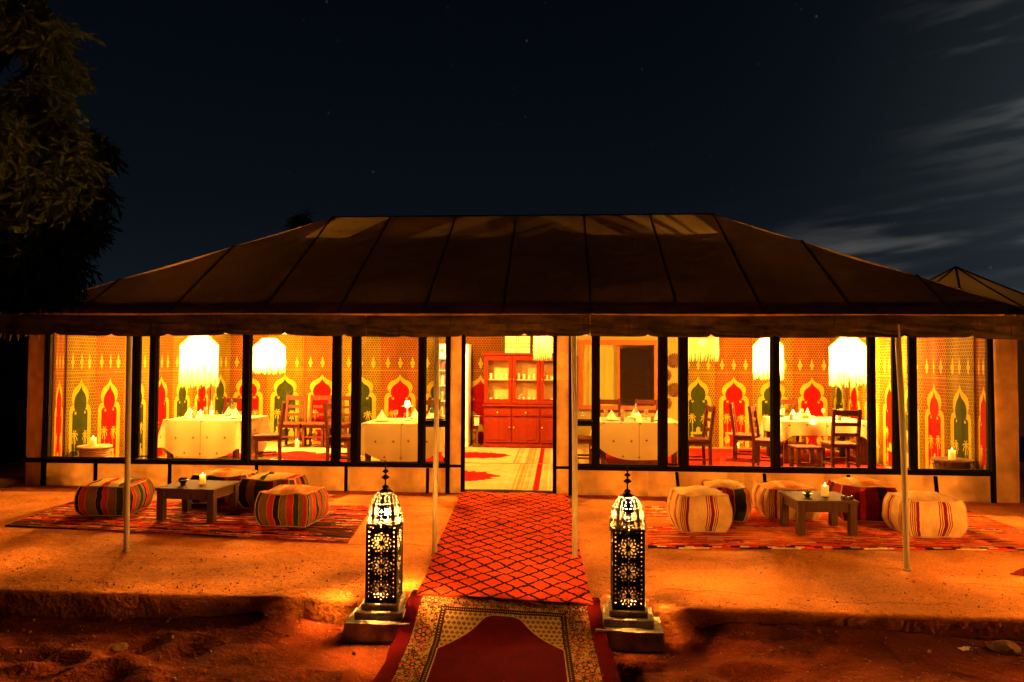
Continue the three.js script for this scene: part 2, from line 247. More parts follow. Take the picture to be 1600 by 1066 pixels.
// awning and valance
{
  const za = 3.13, x0 = -7.1, x1 = 6.95;
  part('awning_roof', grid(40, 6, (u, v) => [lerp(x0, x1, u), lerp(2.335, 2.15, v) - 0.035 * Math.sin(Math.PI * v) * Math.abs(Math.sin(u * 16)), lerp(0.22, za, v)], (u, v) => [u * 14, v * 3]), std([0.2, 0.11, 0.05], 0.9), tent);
  const edge = (x) => { const p = 0.545, t = ((x + 0.2) / p) - Math.floor((x + 0.2) / p); return 0.026 * Math.exp(-Math.min(t, 1 - t) * 26) + (fbm(x * 2, 1, 2) - 0.5) * 0.012; };
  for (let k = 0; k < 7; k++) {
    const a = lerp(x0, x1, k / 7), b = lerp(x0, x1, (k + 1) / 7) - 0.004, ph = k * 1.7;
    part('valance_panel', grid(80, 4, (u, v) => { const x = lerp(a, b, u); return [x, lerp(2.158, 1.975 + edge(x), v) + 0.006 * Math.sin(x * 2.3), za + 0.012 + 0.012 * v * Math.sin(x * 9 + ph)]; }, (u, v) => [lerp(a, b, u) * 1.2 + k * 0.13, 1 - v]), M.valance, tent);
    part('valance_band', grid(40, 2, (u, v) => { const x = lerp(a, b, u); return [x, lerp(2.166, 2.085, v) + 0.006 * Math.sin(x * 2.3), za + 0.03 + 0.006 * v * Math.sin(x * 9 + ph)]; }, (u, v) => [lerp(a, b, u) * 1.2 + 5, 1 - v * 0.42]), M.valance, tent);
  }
  const R = rng(91), g = []; for (let i = 0; i < 14; i++) { const x = -4.56 + R() * 0.38, l = 0.02 + R() * 0.05; g.push(bar([x, 1.99, za], [x + (R() - 0.5) * 0.03, 1.99 - l, za + 0.01], 0.005, 0.005, 0)); } part('torn_threads', g, M.straw, tent).userData.kind = 'stuff';
  for (const [x, z, tx] of [[-3.29, 3.13, -3.32], [-0.46, 3.04, -0.46], [0.8, 3.09, 0.78], [3.61, 3.14, 3.56]]) {
    const p = part('awning_pole', tube([[x, -0.02, z], [lerp(x, tx, 0.5) + 0.006, 1.1, z], [tx, 2.16, z - 0.02]], 0.024, 10, 12), M.pole, tent);
    part('pole_foot', lathe([[0.001, -0.02], [0.034, -0.02], [0.034, 0.012], [0.026, 0.02]], 12).translate(x, 0, z), M.pole, p);
  }
}
// outer canvas walls
{
  const cv = (name, x0, x1, y0, y1, z = 0, seed = 1) => part(name, grid(Math.max(4, Math.round((x1 - x0) * 14)), 12, (u, v) => { const x = lerp(x0, x1, u), y = lerp(y0, y1, v), e = Math.sin(Math.PI * u) * Math.sin(Math.PI * Math.min(1, v * 1.0)); return [x, y, z - 0.006 - 0.03 * e * (fbm(x * 3 + seed, y * 3, 3) - 0.35)]; }, (u, v) => [lerp(x0, x1, u) * 1.1 + seed * 0.31, lerp(y0, y1, v) * 1.1]), M.canvas, tent);
  cv('canvas_corner', XL - 0.03, -6.45, 0, 2.36, 0.0, 2); cv('canvas_corner', 6.15, XR + 0.02, 0, 2.36, 0.0, 5);
  cv('canvas_strip', -0.8, -0.625, 0.0, 2.36, 0, 6); cv('canvas_strip', 0.615, 0.8, 0.0, 2.36, 0, 7);
  const lows = [[-6.45, -5.72], [-5.72, -4.66], [-4.66, -3.44], [-3.44, -2.2], [-2.2, -1.09], [-1.09, -0.8], [0.8, 2.2], [2.2, 3.32], [3.32, 4.38], [4.38, 5.46], [5.46, 6.15]];
  lows.forEach(([a, b], i) => cv('canvas_lower_panel', a, b, -0.01, 0.345, 0, i + 9));
  part('canvas_header', bx(-0.1, 2.34, -0.025, 12.9, 0.4, 0.03), M.canvas, tent);
  for (const x of [XL, XR]) part('canvas_side_wall', grid(14, 8, (u, v) => [x + (fbm(u * 6, v * 3, 3) - 0.5) * 0.06, lerp(-0.02, 2.4, v), lerp(0, ZB, u)], (u, v) => [u * 6, v * 2.4]), M.canvas, tent);
  for (const [a, b, c, d] of [[XL, 1.0, -0.02, 2.4], [2.8, XR, -0.02, 2.4], [1.0, 2.8, -0.02, 0.8], [1.0, 2.8, 2.2, 2.4]]) part('canvas_back_wall', grid(6, 4, (u, v) => [lerp(a, b, u), lerp(c, d, v), ZB], (u, v) => [u * 6, v * 2.4]), M.canvas, tent);
}
// black frame of the front
{
  const post = (x, y0, y1, w = 0.055, d = 0.07, name = 'frame_post', lean = 0) => part(name, bar([x + lean, y0, 0.012], [x, y1, 0.012], w, d, 0.005), M.frame, tent);
  post(-6.45, -0.01, 2.36, 0.05, 0.06, 'frame_post', -0.02); post(6.15, -0.01, 2.36, 0.05, 0.06, 'frame_post', 0.02);
  for (const x of [-0.82, -0.615, 0.605, 0.815]) post(x, -0.01, 2.36, 0.05, 0.075);
  for (const [x, w] of [[-5.175, 0.095], [-4.915, 0.085], [-3.595, 0.095], [-2.345, 0.1], [-2.075, 0.105], [-1.175, 0.075], [1.145, 0.08], [2.02, 0.1], [2.285, 0.1], [3.465, 0.09], [4.68, 0.07], [4.99, 0.075], [5.195, 0.07]]) post(x, 0.395, 2.2, w, 0.085, 'mullion');
  part('sill_rail', bar([-6.76, 0.352, 0.014], [-0.84, 0.366, 0.014], 0.06, 0.08), M.frame, tent).name = 'sill_rail';
  part('sill_rail', bar([0.84, 0.366, 0.014], [6.15, 0.37, 0.014], 0.06, 0.08), M.frame, tent);
  for (const [a, b] of [[-0.79, -0.64], [0.63, 0.79]]) part('strip_rail', bar([a, 0.36, 0.013], [b, 0.36, 0.013], 0.035, 0.04), M.frame, tent);
  for (const x of [-5.72, -4.66, -3.44, -2.2, -1.09, 2.2, 3.32, 4.38, 5.46]) post(x, -0.01, 0.325, 0.04, 0.035, 'lower_batten', x > 0 ? 0.03 : 0.0);
  part('door_sill', bx(0, 0.012, 0.02, 1.18, 0.05, 0.12, 0.008), M.frame, tent);
  part('cross_rail', bar([-1.137, 0.93, 0.012], [-0.845, 0.93, 0.012], 0.07, 0.06), M.frame, tent);
  part('cross_rail', bar([0.84, 0.955, 0.012], [1.105, 0.955, 0.012], 0.05, 0.06), M.frame, tent);
  // glazed windows: frame with a pane
  const spans = [[-6.425, -5.2225, 0.39], [-5.1275, -4.9575, 0.42], [-4.8725, -3.6425, 0.39], [-3.5475, -2.395, 0.39], [-2.295, -2.1275, 0.43], [-2.0225, -1.2125, 0.39], [-1.1375, -0.845, 0.97], [0.84, 1.105, 0.985], [1.185, 1.97, 0.4], [2.07, 2.235, 0.42], [2.335, 3.42, 0.4], [3.51, 4.645, 0.4], [4.715, 4.9525, 0.4], [5.0275, 5.16, 0.41], [5.23, 6.125, 0.4], [-1.1375, -0.845, 0.39, 0.89], [0.84, 1.105, 0.4, 0.925]];
  for (const [a, b, y0, y1 = 2.19] of spans) {
    const t = 0.014, fr = [bx((a + b) / 2, y0 + t / 2, 0, b - a, t, 0.05), bx((a + b) / 2, y1 - t / 2, 0, b - a, t, 0.05), bx(a + t / 2, (y0 + y1) / 2, 0, t, y1 - y0 - 2 * t, 0.05), bx(b - t / 2, (y0 + y1) / 2, 0, t, y1 - y0 - 2 * t, 0.05)];
    const w = part('window', fr, M.frame, tent);
    part('pane', new THREE.PlaneGeometry(b - a - 2 * t, y1 - y0 - 2 * t).translate((a + b) / 2, (y0 + y1) / 2, 0.0), M.glass, w);
  }
  part('top_rail', bar([-6.42, 2.225, 0.013], [-0.86, 2.225, 0.013], 0.05, 0.08), M.frame, tent); part('top_rail', bar([0.85, 2.225, 0.013], [6.12, 2.225, 0.013], 0.05, 0.08), M.frame, tent);
  part('window_latch', [bx(5.195, 1.5, 0.06, 0.03, 0.012, 0.02), bx(5.14, 1.5, 0.075, 0.1, 0.014, 0.012)], M.frame, tent);
}
// printed lining panels
{
  const draw = (field, dot, inner, shade) => (x, w, h) => {
    const S = w / 0.87, Y = (m) => h - m * S, X = (m) => w / 2 + m * S; // metres on the cloth, y up from the hem
    const band = s2(0.155, 0.112, 0.007), pale = s2(0.155, 0.112, 0.01);
    x.fillStyle = s2(...field); x.fillRect(0, 0, w, h);
    x.strokeStyle = s2(...dot); const p = 0.056 * S;
    for (let j = 0; j * p * 0.87 < h + p; j++) for (let i = -1; i * p < w + p; i++) { x.lineWidth = p * 0.26; x.beginPath(); x.arc(i * p + (j % 2) * p / 2, h - j * p * 0.87, p * 0.27, 0, 7); x.stroke(); }
    // row of hanging lamps and a hairline under it
    for (const c of [-0.27, 0, 0.27]) { x.fillStyle = pale; const cx = X(c); x.beginPath(); for (const [a, b] of [[0, 1.86], [0.012, 1.8], [0.03, 1.79], [0.014, 1.77], [0.05, 1.72], [0.05, 1.69], [0.02, 1.66], [0.035, 1.64], [0, 1.6]]) x.lineTo(cx + a * S, Y(b)); for (const [a, b] of [[0.035, 1.64], [0.02, 1.66], [0.05, 1.69], [0.05, 1.72], [0.014, 1.77], [0.03, 1.79], [0.012, 1.8]]) x.lineTo(cx - a * S, Y(b)); x.fill(); }
    x.fillStyle = pale; x.fillRect(0, Y(1.555), w, 3);
    // multifoil horseshoe arch
    const arch = (o) => { x.beginPath(); x.moveTo(X(-0.25 - o), Y(-0.02)); x.lineTo(X(-0.25 - o), Y(0.93)); x.bezierCurveTo(X(-0.25 - o), Y(1.0 + o), X(-0.16 - o * 0.4), Y(1.0 + o * 1.1), X(-0.155 - o * 0.2), Y(0.98 + o * 0.8)); x.bezierCurveTo(X(-0.24 - o), Y(1.07 + o * 0.5), X(-0.2 - o), Y(1.2 + o), X(-0.1 - o * 0.5), Y(1.25 + o)); x.quadraticCurveTo(X(-0.03), Y(1.29 + o), X(0), Y(1.36 + o * 1.25)); x.quadraticCurveTo(X(0.03), Y(1.29 + o), X(0.1 + o * 0.5), Y(1.25 + o)); x.bezierCurveTo(X(0.2 + o), Y(1.2 + o), X(0.24 + o), Y(1.07 + o * 0.5), X(0.155 + o * 0.2), Y(0.98 + o * 0.8)); x.bezierCurveTo(X(0.16 + o * 0.4), Y(1.0 + o * 1.1), X(0.25 + o), Y(1.0 + o), X(0.25 + o), Y(0.93)); x.lineTo(X(0.25 + o), Y(-0.02)); x.closePath(); };
    x.fillStyle = band; arch(0.09); x.fill();
    x.fillStyle = s2(...inner); arch(0); x.fill();
    for (const s of [-1, 1]) { x.fillStyle = band; x.beginPath(); x.arc(X(s * 0.15), Y(0.955), 0.028 * S, 0, 7); x.fill(); x.fillStyle = s2(...inner); x.beginPath(); x.arc(X(s * 0.152), Y(0.972), 0.012 * S, 0, 7); x.fill(); }
    x.save(); arch(0); x.clip();
    x.fillStyle = pale; x.strokeStyle = pale;
    for (const [c, top] of [[-0.17, 0.62], [0.17, 0.6]]) { // palms
      x.lineWidth = 0.012 * S; x.beginPath(); x.moveTo(X(c * 0.9), Y(0.1)); x.quadraticCurveTo(X(c * 0.86), Y(0.35), X(c), Y(top)); x.stroke();
      x.lineWidth = 0.02 * S; for (let k = 0; k < 8; k++) { const a = k / 8 * 6.28 + 0.3, l = 0.1; x.beginPath(); x.moveTo(X(c), Y(top)); x.quadraticCurveTo(X(c + Math.cos(a) * l * 0.6), Y(top + Math.sin(a) * l * 0.6 + 0.04), X(c + Math.cos(a) * l), Y(top + Math.sin(a) * l - 0.03)); x.stroke(); }
    }
    x.beginPath(); x.arc(X(0), Y(0.37), 0.055 * S, 0, 7); x.fill(); x.fillRect(X(-0.055), Y(0.37), 0.11 * S, 0.06 * S); x.fillRect(X(-0.2), Y(0.32), 0.4 * S, 0.05 * S); // domed house
    for (const c of [-0.16, 0.16]) { x.beginPath(); x.ellipse(X(c), Y(0.17), 0.065 * S, 0.085 * S, 0, 0, 7); x.fill(); x.beginPath(); x.arc(X(c * 1.05), Y(0.27), 0.025 * S, 0, 7); x.fill(); for (const k of [-0.045, -0.02, 0.02, 0.045]) x.fillRect(X(c + k) - 2, Y(0.14), 4, 0.14 * S); } // standing animals
    x.fillRect(X(-0.25), Y(0.02), 0.5 * S, 0.012 * S);
    x.restore();
    x.fillStyle = 'rgba(90,40,10,.35)'; x.fillRect(0, 0, 2, h); x.fillRect(w - 2, 0, 2, h);
  };
  const red = std(null, 0.85, { map: canvasTex(448, 1216, draw([0.115, 0.048, 0.005], [0.026, 0.002, 0.0006], [0.1, 0.0018, 0.0012]), { grain: 0.03, patch: 0.08 }) });
  const green = std(null, 0.85, { map: canvasTex(448, 1216, draw([0.115, 0.068, 0.005], [0.018, 0.011, 0.001], [0.011, 0.0145, 0.0012]), { grain: 0.03, patch: 0.08 }) });
  const hTop = 2.36, put = (a, b, mat, at) => part('lining_panel', grid(10, 10, (u, v) => { const p = at(lerp(a, b, u)), w = 0.012 * Math.sin(u * 6.28) + 0.008 * Math.sin(u * 12 + a * 3); return [p[0] + w * p[2], 0.02 + v * (hTop - 0.02), p[1] + w * p[3]]; }, (u, v) => [u, v * (hTop * 448 / 0.87) / 1216]), mat, tent);
  const row = (cs, first, lo, hi, at) => cs.forEach((c, i) => { const a = i ? (cs[i - 1] + c) / 2 : lo, b = i < cs.length - 1 ? (c + cs[i + 1]) / 2 : hi; put(a, b, (i + first) % 2 ? green : red, at); });
  const back = (s) => [s, LB, 0, 1];
  row([-6.0, -5.2, -4.4, -3.55, -2.7, -1.85, -0.99, -0.1, 0.7], 0, LL, 1.02, back);
  row([3.5, 4.25, 5.05, 5.84], 1, 3.2, LR, back);
  row([-0.02, -0.62, -1.32, -2.02, -2.78, -3.48, -4.2, -4.92].map((v) => -v), 0, 0.06, 5.4, (s) => [LL, -s, 1, 0]);
  row([-0.1, -0.8, -1.48, -2.15, -2.88, -3.58, -4.3, -5.03].map((v) => -v), 0, 0.06, 5.4, (s) => [LR, -s, -1, 0]);
  // the plastered bay with its sliding window
  const pl = std([0.155, 0.11, 0.018], 0.8, { bumpMap: roughBump, bumpScale: 0.003 });
  part('plaster_bay', [bx(2.975, 1.18, LB - 0.02, 0.45, 2.36, 0.06), bx(1.03, 1.18, LB - 0.02, 0.08, 2.36, 0.06), bx(1.91, 0.39, LB - 0.02, 1.68, 0.78, 0.06), bx(1.91, 2.29, LB - 0.02, 1.68, 0.14, 0.06)], pl, tent);
  const ww = std([0.2, 0.05, 0.012], 0.8), wf = part('sliding_window', [bx(1.115, 1.5, LB + 0.03, 0.09, 1.44, 0.1), bx(2.69, 1.5, LB + 0.03, 0.11, 1.44, 0.1), bx(1.9, 2.17, LB + 0.03, 1.47, 0.1, 0.1), bx(1.9, 0.82, LB + 0.03, 1.47, 0.08, 0.12), bx(1.9, 1.5, LB + 0.03, 0.05, 1.22, 0.06)], ww, tent);
  part('pane', new THREE.PlaneGeometry(0.74, 1.25).translate(2.27, 1.49, LB + 0.01), M.glass, wf);
  part('curtain', grid(24, 2, (u, v) => [lerp(1.16, 1.875, u), lerp(0.86, 2.12, v), LB + 0.0 + 0.008 * Math.sin(u * 40)]), std([0.18, 0.145, 0.03], 0.9), wf);
}
struct('tent_floor', bx((LL + LR) / 2, 0.008, -2.72, LR - LL, 0.016, 5.4), std([0.18, 0.1, 0.035], 0.85, { bumpMap: roughBump, bumpScale: 0.003 }));

// ───────────────────────── floor lanterns on stepped stone feet ─────────────────────────
function piercedFace(w, h) { // flat sheet with three rosettes, seen in the xy plane, base at y = 0
  const s = new THREE.Shape([new THREE.Vector2(-w / 2, 0), new THREE.Vector2(w / 2, 0), new THREE.Vector2(w / 2, h), new THREE.Vector2(-w / 2, h)]);
  const hole = (pts) => s.holes.push(new THREE.Path(pts.map(([x, y]) => new THREE.Vector2(x, y))));
  const petal = (cx, cy, a, r0, r1, hw) => { const c = Math.cos(a), n = Math.sin(a), P = (r, t) => [cx + c * r - n * t, cy + n * r + c * t]; const m = lerp(r0, r1, 0.62); hole([P(r0, 0), P(lerp(r0, m, 0.5), -hw * 0.7), P(m, -hw), P(r1, 0), P(m, hw), P(lerp(r0, m, 0.5), hw * 0.7)]); };
  const tri = (cx, cy, a, r) => hole([0, 1, 2].map((k) => [cx + r * Math.cos(a + k * 2.0944), cy + r * Math.sin(a + k * 2.0944)]));
  for (const cy of [h * 0.15, h * 0.475, h * 0.8]) {
    for (let k = 0; k < 10; k++) petal(0, cy, (k + 0.5) / 10 * 6.283, 0.017, 0.052, 0.0064);
    for (let k = 0; k < 10; k++) { const a = k / 10 * 6.283; const r = 0.058; if (Math.abs(Math.cos(a) * r) < w / 2 - 0.03) tri(Math.cos(a) * r, cy + Math.sin(a) * r, a, 0.0075); }
    for (let k = 0; k < 10; k++) { const a = (k + 0.5) / 10 * 6.283, r = 0.07; tri(Math.cos(a) * r, cy + Math.sin(a) * r, a + 3.1416, 0.0066); }
  }
  for (const sx of [-1, 1]) for (let k = 0; k < 15; k++) { const y = 0.026 + k * (h - 0.05) / 14; tri(sx * (w / 2 - 0.017), y, sx > 0 ? 3.1416 : 0, 0.0072); }
  return new THREE.ExtrudeGeometry(s, { depth: 0.002, bevelEnabled: false });
}
function piercedDome(R0, H) { // a quarter of the bullet-shaped dome, with holes in staggered rows and two rosettes
  const s = new THREE.Shape(), N = 26; for (let i = 0; i <= N; i++) s.lineTo(i / N, 0); for (let i = 1; i <= N; i++) s.lineTo(1, i / N); for (let i = 1; i <= N; i++) s.lineTo(1 - i / N, 1); for (let i = 1; i < N; i++) s.lineTo(0, 1 - i / N);
  const hole = (cx, cy, rx, ry, n = 6, a0 = 0) => s.holes.push(new THREE.Path(Array.from({ length: n }, (_, k) => new THREE.Vector2(cx + rx * Math.cos(a0 + k / n * 6.283), cy + ry * Math.sin(a0 + k / n * 6.283)))));
  for (const cx of [0.25, 0.75]) {
    for (const cy of [0.17, 0.44]) { for (let k = 0; k < 8; k++) { const a = (k + 0.5) / 8 * 6.283; hole(cx + 0.105 * Math.cos(a), cy + 0.068 * Math.sin(a), 0.022, 0.013, 5, a); } hole(cx, cy, 0.024, 0.013, 6); for (let k = 0; k < 8; k++) { const a = k / 8 * 6.283; hole(cx + 0.19 * Math.cos(a) * 0.95, cy + 0.115 * Math.sin(a), 0.014, 0.01, 4, a); } }
    for (const [dx, cy, r] of [[-0.16, 0.63, 0.05], [0, 0.63, 0.05], [0.16, 0.63, 0.05], [-0.1, 0.7, 0.045], [0.1, 0.7, 0.045], [-0.13, 0.78, 0.055], [0.13, 0.78, 0.055], [0, 0.83, 0.06], [-0.15, 0.88, 0.06], [0.15, 0.88, 0.06]]) hole(cx + dx, cy, r * 0.6, 0.01, 5, 1.5);
  }
  for (const cy of [0.06, 0.13, 0.2, 0.27, 0.34, 0.41, 0.48]) { hole(0.5, cy, 0.022, 0.014, 4); }
  const g = new THREE.ShapeGeometry(s), p = g.attributes.position;
  for (let i = 0; i < p.count; i++) {
    const u = p.getX(i), v = clamp(p.getY(i)), th = (u - 0.5) * Math.PI / 2, n = lerp(7, 2, Math.pow(v, 0.7)), ct = Math.cos(th + Math.PI / 4), st = Math.sin(th + Math.PI / 4);
    const rr = R0 * Math.pow(Math.max(0, 1 - Math.pow(v, 3)), 0.52) / Math.pow(Math.pow(Math.abs(ct), n) + Math.pow(Math.abs(st), n), 1 / n);
    p.setXYZ(i, Math.max(0.004 * ct, rr * ct), v * H, Math.max(0.004 * st, rr * st));
  }
  g.computeVertexNormals(); g.rotateY(Math.PI / 4); return g;
}
const bulbMat = std([0, 0, 0], 0.4, { emissive: lin(1, 0.8, 0.5), emissiveIntensity: 30 });
const LW = 0.212, LH = 0.5, faceGeo = piercedFace(LW, LH), domeGeo = piercedDome(0.103, 0.275);
function makeLantern(label, pos, turn, bulbY, cd = LANTERN) {
  const t = thing('floor_lantern', label, 'lantern', pos, turn, 'pierced metal lanterns along the terrace edge');
  for (let k = 0; k < 4; k++) { const f = part('pierced_panel', faceGeo, M.iron, t); f.rotation.y = k * Math.PI / 2; f.position.set(Math.sin(k * Math.PI / 2) * (LW / 2 - 0.002), 0.02, Math.cos(k * Math.PI / 2) * (LW / 2 - 0.002)); }
  part('corner_post', [-1, 1].flatMap((a) => [-1, 1].map((b) => bx(a * LW / 2, 0.26, b * LW / 2, 0.011, 0.52, 0.011, 0.003))), M.iron, t);
  part('base_frame', [bx(0, 0.011, LW / 2, LW + 0.012, 0.022, 0.012), bx(0, 0.011, -LW / 2, LW + 0.012, 0.022, 0.012), bx(LW / 2, 0.011, 0, 0.012, 0.022, LW - 0.012), bx(-LW / 2, 0.011, 0, 0.012, 0.022, LW - 0.012)], M.iron, t);
  // pierced collar, flared a little past the body
  const col = []; for (let k = 0; k < 4; k++) { const s = new THREE.Shape([[-0.109, 0], [0.109, 0], [0.112, 0.034], [-0.112, 0.034]].map((p) => new THREE.Vector2(...p))); for (let i = 0; i < 7; i++) { const x = -0.09 + i * 0.03; s.holes.push(new THREE.Path([[x - 0.012, 0.017], [x, 0.007], [x + 0.012, 0.017], [x, 0.027]].map((p) => new THREE.Vector2(...p)))); } const g = new THREE.ExtrudeGeometry(s, { depth: 0.0015, bevelEnabled: false }); g.rotateX(0.1); g.translate(0, 0.515, 0.108); g.rotateY(k * Math.PI / 2); col.push(g); }
  part('pierced_collar', col, M.iron, t);
  part('dome_ledge', (() => { const s = new THREE.Shape([[-0.111, -0.111], [0.111, -0.111], [0.111, 0.111], [-0.111, 0.111]].map((p) => new THREE.Vector2(...p))); s.holes.push(new THREE.Path([[-0.095, -0.095], [0.095, -0.095], [0.095, 0.095], [-0.095, 0.095]].map((p) => new THREE.Vector2(...p)))); const g = new THREE.ExtrudeGeometry(s, { depth: 0.004, bevelEnabled: false }); g.rotateX(-Math.PI / 2); g.translate(0, 0.512, 0); return g; })(), M.iron, t);
  const dome = part('pierced_dome', [0, 1, 2, 3].map((k) => domeGeo.clone().rotateY(k * Math.PI / 2)).map((g) => g), M.iron, t); dome.position.y = 0.518;
  const fin = part('finial', lathe([[0.0, 0.79], [0.026, 0.793], [0.02, 0.805], [0.006, 0.812], [0.005, 0.845], [0.008, 0.85], [0.027, 0.862], [0.03, 0.867], [0.012, 0.882], [0.006, 0.886], [0.006, 0.896], [0.023, 0.906], [0.023, 0.911], [0.01, 0.923], [0.005, 0.926], [0.005, 0.934], [0.016, 0.941], [0.016, 0.945], [0.005, 0.954], [0.003, 0.99], [0, 0.992]], 18), M.iron, t);
  const b = part('bulb', new THREE.SphereGeometry(0.046, 20, 14), bulbMat, t); b.position.set(0, bulbY, 0.01);
  part('lamp_holder', lathe([[0, 0.02], [0.02, 0.02], [0.012, 0.06], [0.012, bulbY - 0.075], [0.03, bulbY - 0.07], [0.032, bulbY - 0.05], [0.012, bulbY - 0.05], [0, bulbY - 0.045]], 20), M.black, t);
  pointLight('lantern_light', [0, bulbY, 0.01], [1, 0.42, 0.075], cd, t, 2.2);
  return t;
}
function makeFoot(label, [x, z], turn) {
  const R = rng(Math.round(x * 100) + 900), t = thing('lantern_pedestal', label, 'pedestal', [x, 0, z], turn, 'stepped stone lantern feet');
  const rough = (g, a) => { const p = g.attributes.position; for (let i = 0; i < p.count; i++) { const X = p.getX(i), Y = p.getY(i), Z = p.getZ(i); p.setXYZ(i, X + (fbm(Y * 19 + Z * 14, X * 6 + 4, 3) - 0.5) * a, Y + (fbm(X * 17, Z * 17 + 8, 3) - 0.5) * a * 0.6, Z + (fbm(X * 15 + 5, Y * 19, 3) - 0.5) * a); } g.computeVertexNormals(); return g; };
  part('base_block', rough(boxUV(new THREE.BoxGeometry(0.46, 0.24, 0.44, 16, 8, 16)).translate(0, -0.175, 0.02), 0.028), M.stone, t);
  part('lower_step', rough(boxUV(new RoundedBoxGeometry(0.35, 0.055, 0.35, 4, 0.01)).translate(0, -0.027, 0), 0.006), M.stone, t);
  part('upper_step', rough(boxUV(new RoundedBoxGeometry(0.27, 0.045, 0.27, 4, 0.009)).translate(0, 0.022, 0), 0.005), M.stone, t);
  return t;
}
makeLantern('pierced metal floor lantern left of the carpets, its bulb low in the dome', [-0.6, 0.044, 4.32], 0.02, 0.6);
makeLantern('pierced metal floor lantern right of the carpets, its bulb high in the dome', [1.14, 0.044, 4.32], -0.02, 0.7);
makeLantern('pierced metal floor lantern on the far right of the terrace, past the right pole', [5.35, 0.01, 4.0], 0.1, 0.66, LANTERN * 1.7);
makeFoot('stepped stone foot under the left floor lantern', [-0.6, 4.32], 0.03);
makeFoot('stepped stone foot under the right floor lantern', [1.14, 4.32], -0.04);

// ───────────────────────── rugs and carpets ─────────────────────────
// corners in order: front left, front right, back right, back left (x, z)
function rugGeo(c, y = 0.012, amp = 0.006, seed = 1, nu = 60, nv = 40, yf) {
  const topf = (u, v) => { const x = lerp(lerp(c[0][0], c[1][0], u), lerp(c[3][0], c[2][0], u), v), z = lerp(lerp(c[0][1], c[1][1], u), lerp(c[3][1], c[2][1], u), v); const e = 0.012 * (fbm(v * 9 + seed, u * 9, 2) - 0.5); return [x + e * (u < 0.02 || u > 0.98 ? 2 : 0), (yf ? yf(x, z, u, v) : y) + amp * (fbm(x * 4 + seed, z * 4, 3) - 0.3), z + (v < 0.02 || v > 0.98 ? e * 2 : 0)]; };
  const t = grid(nu, nv, topf); const rim = [], pts = []; for (let i = 0; i <= nu; i++) pts.push(topf(i / nu, 0)); for (let i = 1; i <= nv; i++) pts.push(topf(1, i / nv)); for (let i = 1; i <= nu; i++) pts.push(topf(1 - i / nu, 1)); for (let i = 1; i <= nv; i++) pts.push(topf(0, 1 - i / nv));
  const n = pts.length - 1; const r = grid(n, 1, (u, v) => { const p = pts[Math.round(u * n)]; return [p[0], p[1] - 0.014 * (1 - v), p[2]]; }, (u) => [u, 0.02]);
  return merge([t, r]);
}
const dashes = (cols, seed, stripes, bands) => (x, w, h) => {
  const R = rng(seed); x.fillStyle = s2(...cols[0]); x.fillRect(0, 0, w, h);
  let y = 0; while (y < h) { const bh = 3 + R() * 9, base = cols[Math.floor(R() * R() * cols.length)]; x.fillStyle = s2(...base); x.fillRect(0, y, w, bh); let px = R() * 20; while (px < w) { const l = 6 + R() * R() * 90; if (R() < stripes) { x.fillStyle = s2(...cols[Math.floor(R() * cols.length)]); x.fillRect(px, y + R() * bh * 0.4, l, bh * (0.4 + 0.6 * R())); } px += l * (0.6 + R()); } y += bh; }
  for (let i = 0; i < bands; i++) { const cx = R() * w, cy = R() * h; for (let k = 0; k < 24; k++) { x.fillStyle = s2(...cols[1]); x.globalAlpha = 0.75; const l = 40 + R() * 140; x.fillRect(cx - l / 2 + (R() - 0.5) * 50, cy + (k - 12) * 5, l, 4 + R() * 3); } x.globalAlpha = 1; }
};
const pileBump = heightTex(256, 256, (u, v) => 0.5 * hash2(u * 256, v * 256) + 0.5 * fbm(u * 30, v * 30, 3), [6, 6]);
const rugMat = (w, h, draw, o = {}) => std(null, 0.95, { map: canvasTex(w, h, draw, { grain: 0.16, patch: 0.12, patchScale: 20, ...o }), bumpMap: pileBump, bumpScale: 0.008, specularIntensity: 0.02 });
const cRed = [0.6, 0.03, 0.012], cOr = [0.66, 0.16, 0.025], cBlk = [0.025, 0.012, 0.01], cCream = [0.62, 0.42, 0.18], cDk = [0.2, 0.018, 0.012], cGrn = [0.05, 0.07, 0.025];
solo('kilim_rug', rugGeo([[-5.12, 2.33], [-1.36, 2.7], [-1.56, 1.0], [-5.3, 0.95]], 0.014, 0.008, 3), rugMat(1024, 512, (x, w, h) => { dashes([cRed, cBlk, cRed, cDk, cCream, cBlk, cOr, cGrn], 51, 0.85, 8)(x, w, h); x.fillStyle = s2(...cBlk); x.fillRect(0, h - 10, w, 10); x.fillRect(0, 0, w, 8); }), 'red, black and cream flecked rug under the left low table', 'rug');
solo('kilim_rug', rugGeo([[1.5, 2.62], [5.5, 2.36], [5.53, 0.55], [1.7, 0.75]], 0.014, 0.008, 8), rugMat(1024, 512, (x, w, h) => { dashes([cRed, cOr, cRed, cOr, cCream, cDk, cBlk], 52, 0.7, 10)(x, w, h); const n = 46; for (let i = 0; i < n; i++) { x.fillStyle = s2(...(i % 3 === 0 ? cBlk : i % 3 === 1 ? cCream : cRed)); x.fillRect(i * w / n, h - 14, w / n, 14); x.fillRect(i * w / n, 0, w / n, 12); } }), 'orange red flecked rug with a checked edge under the right low table', 'rug');
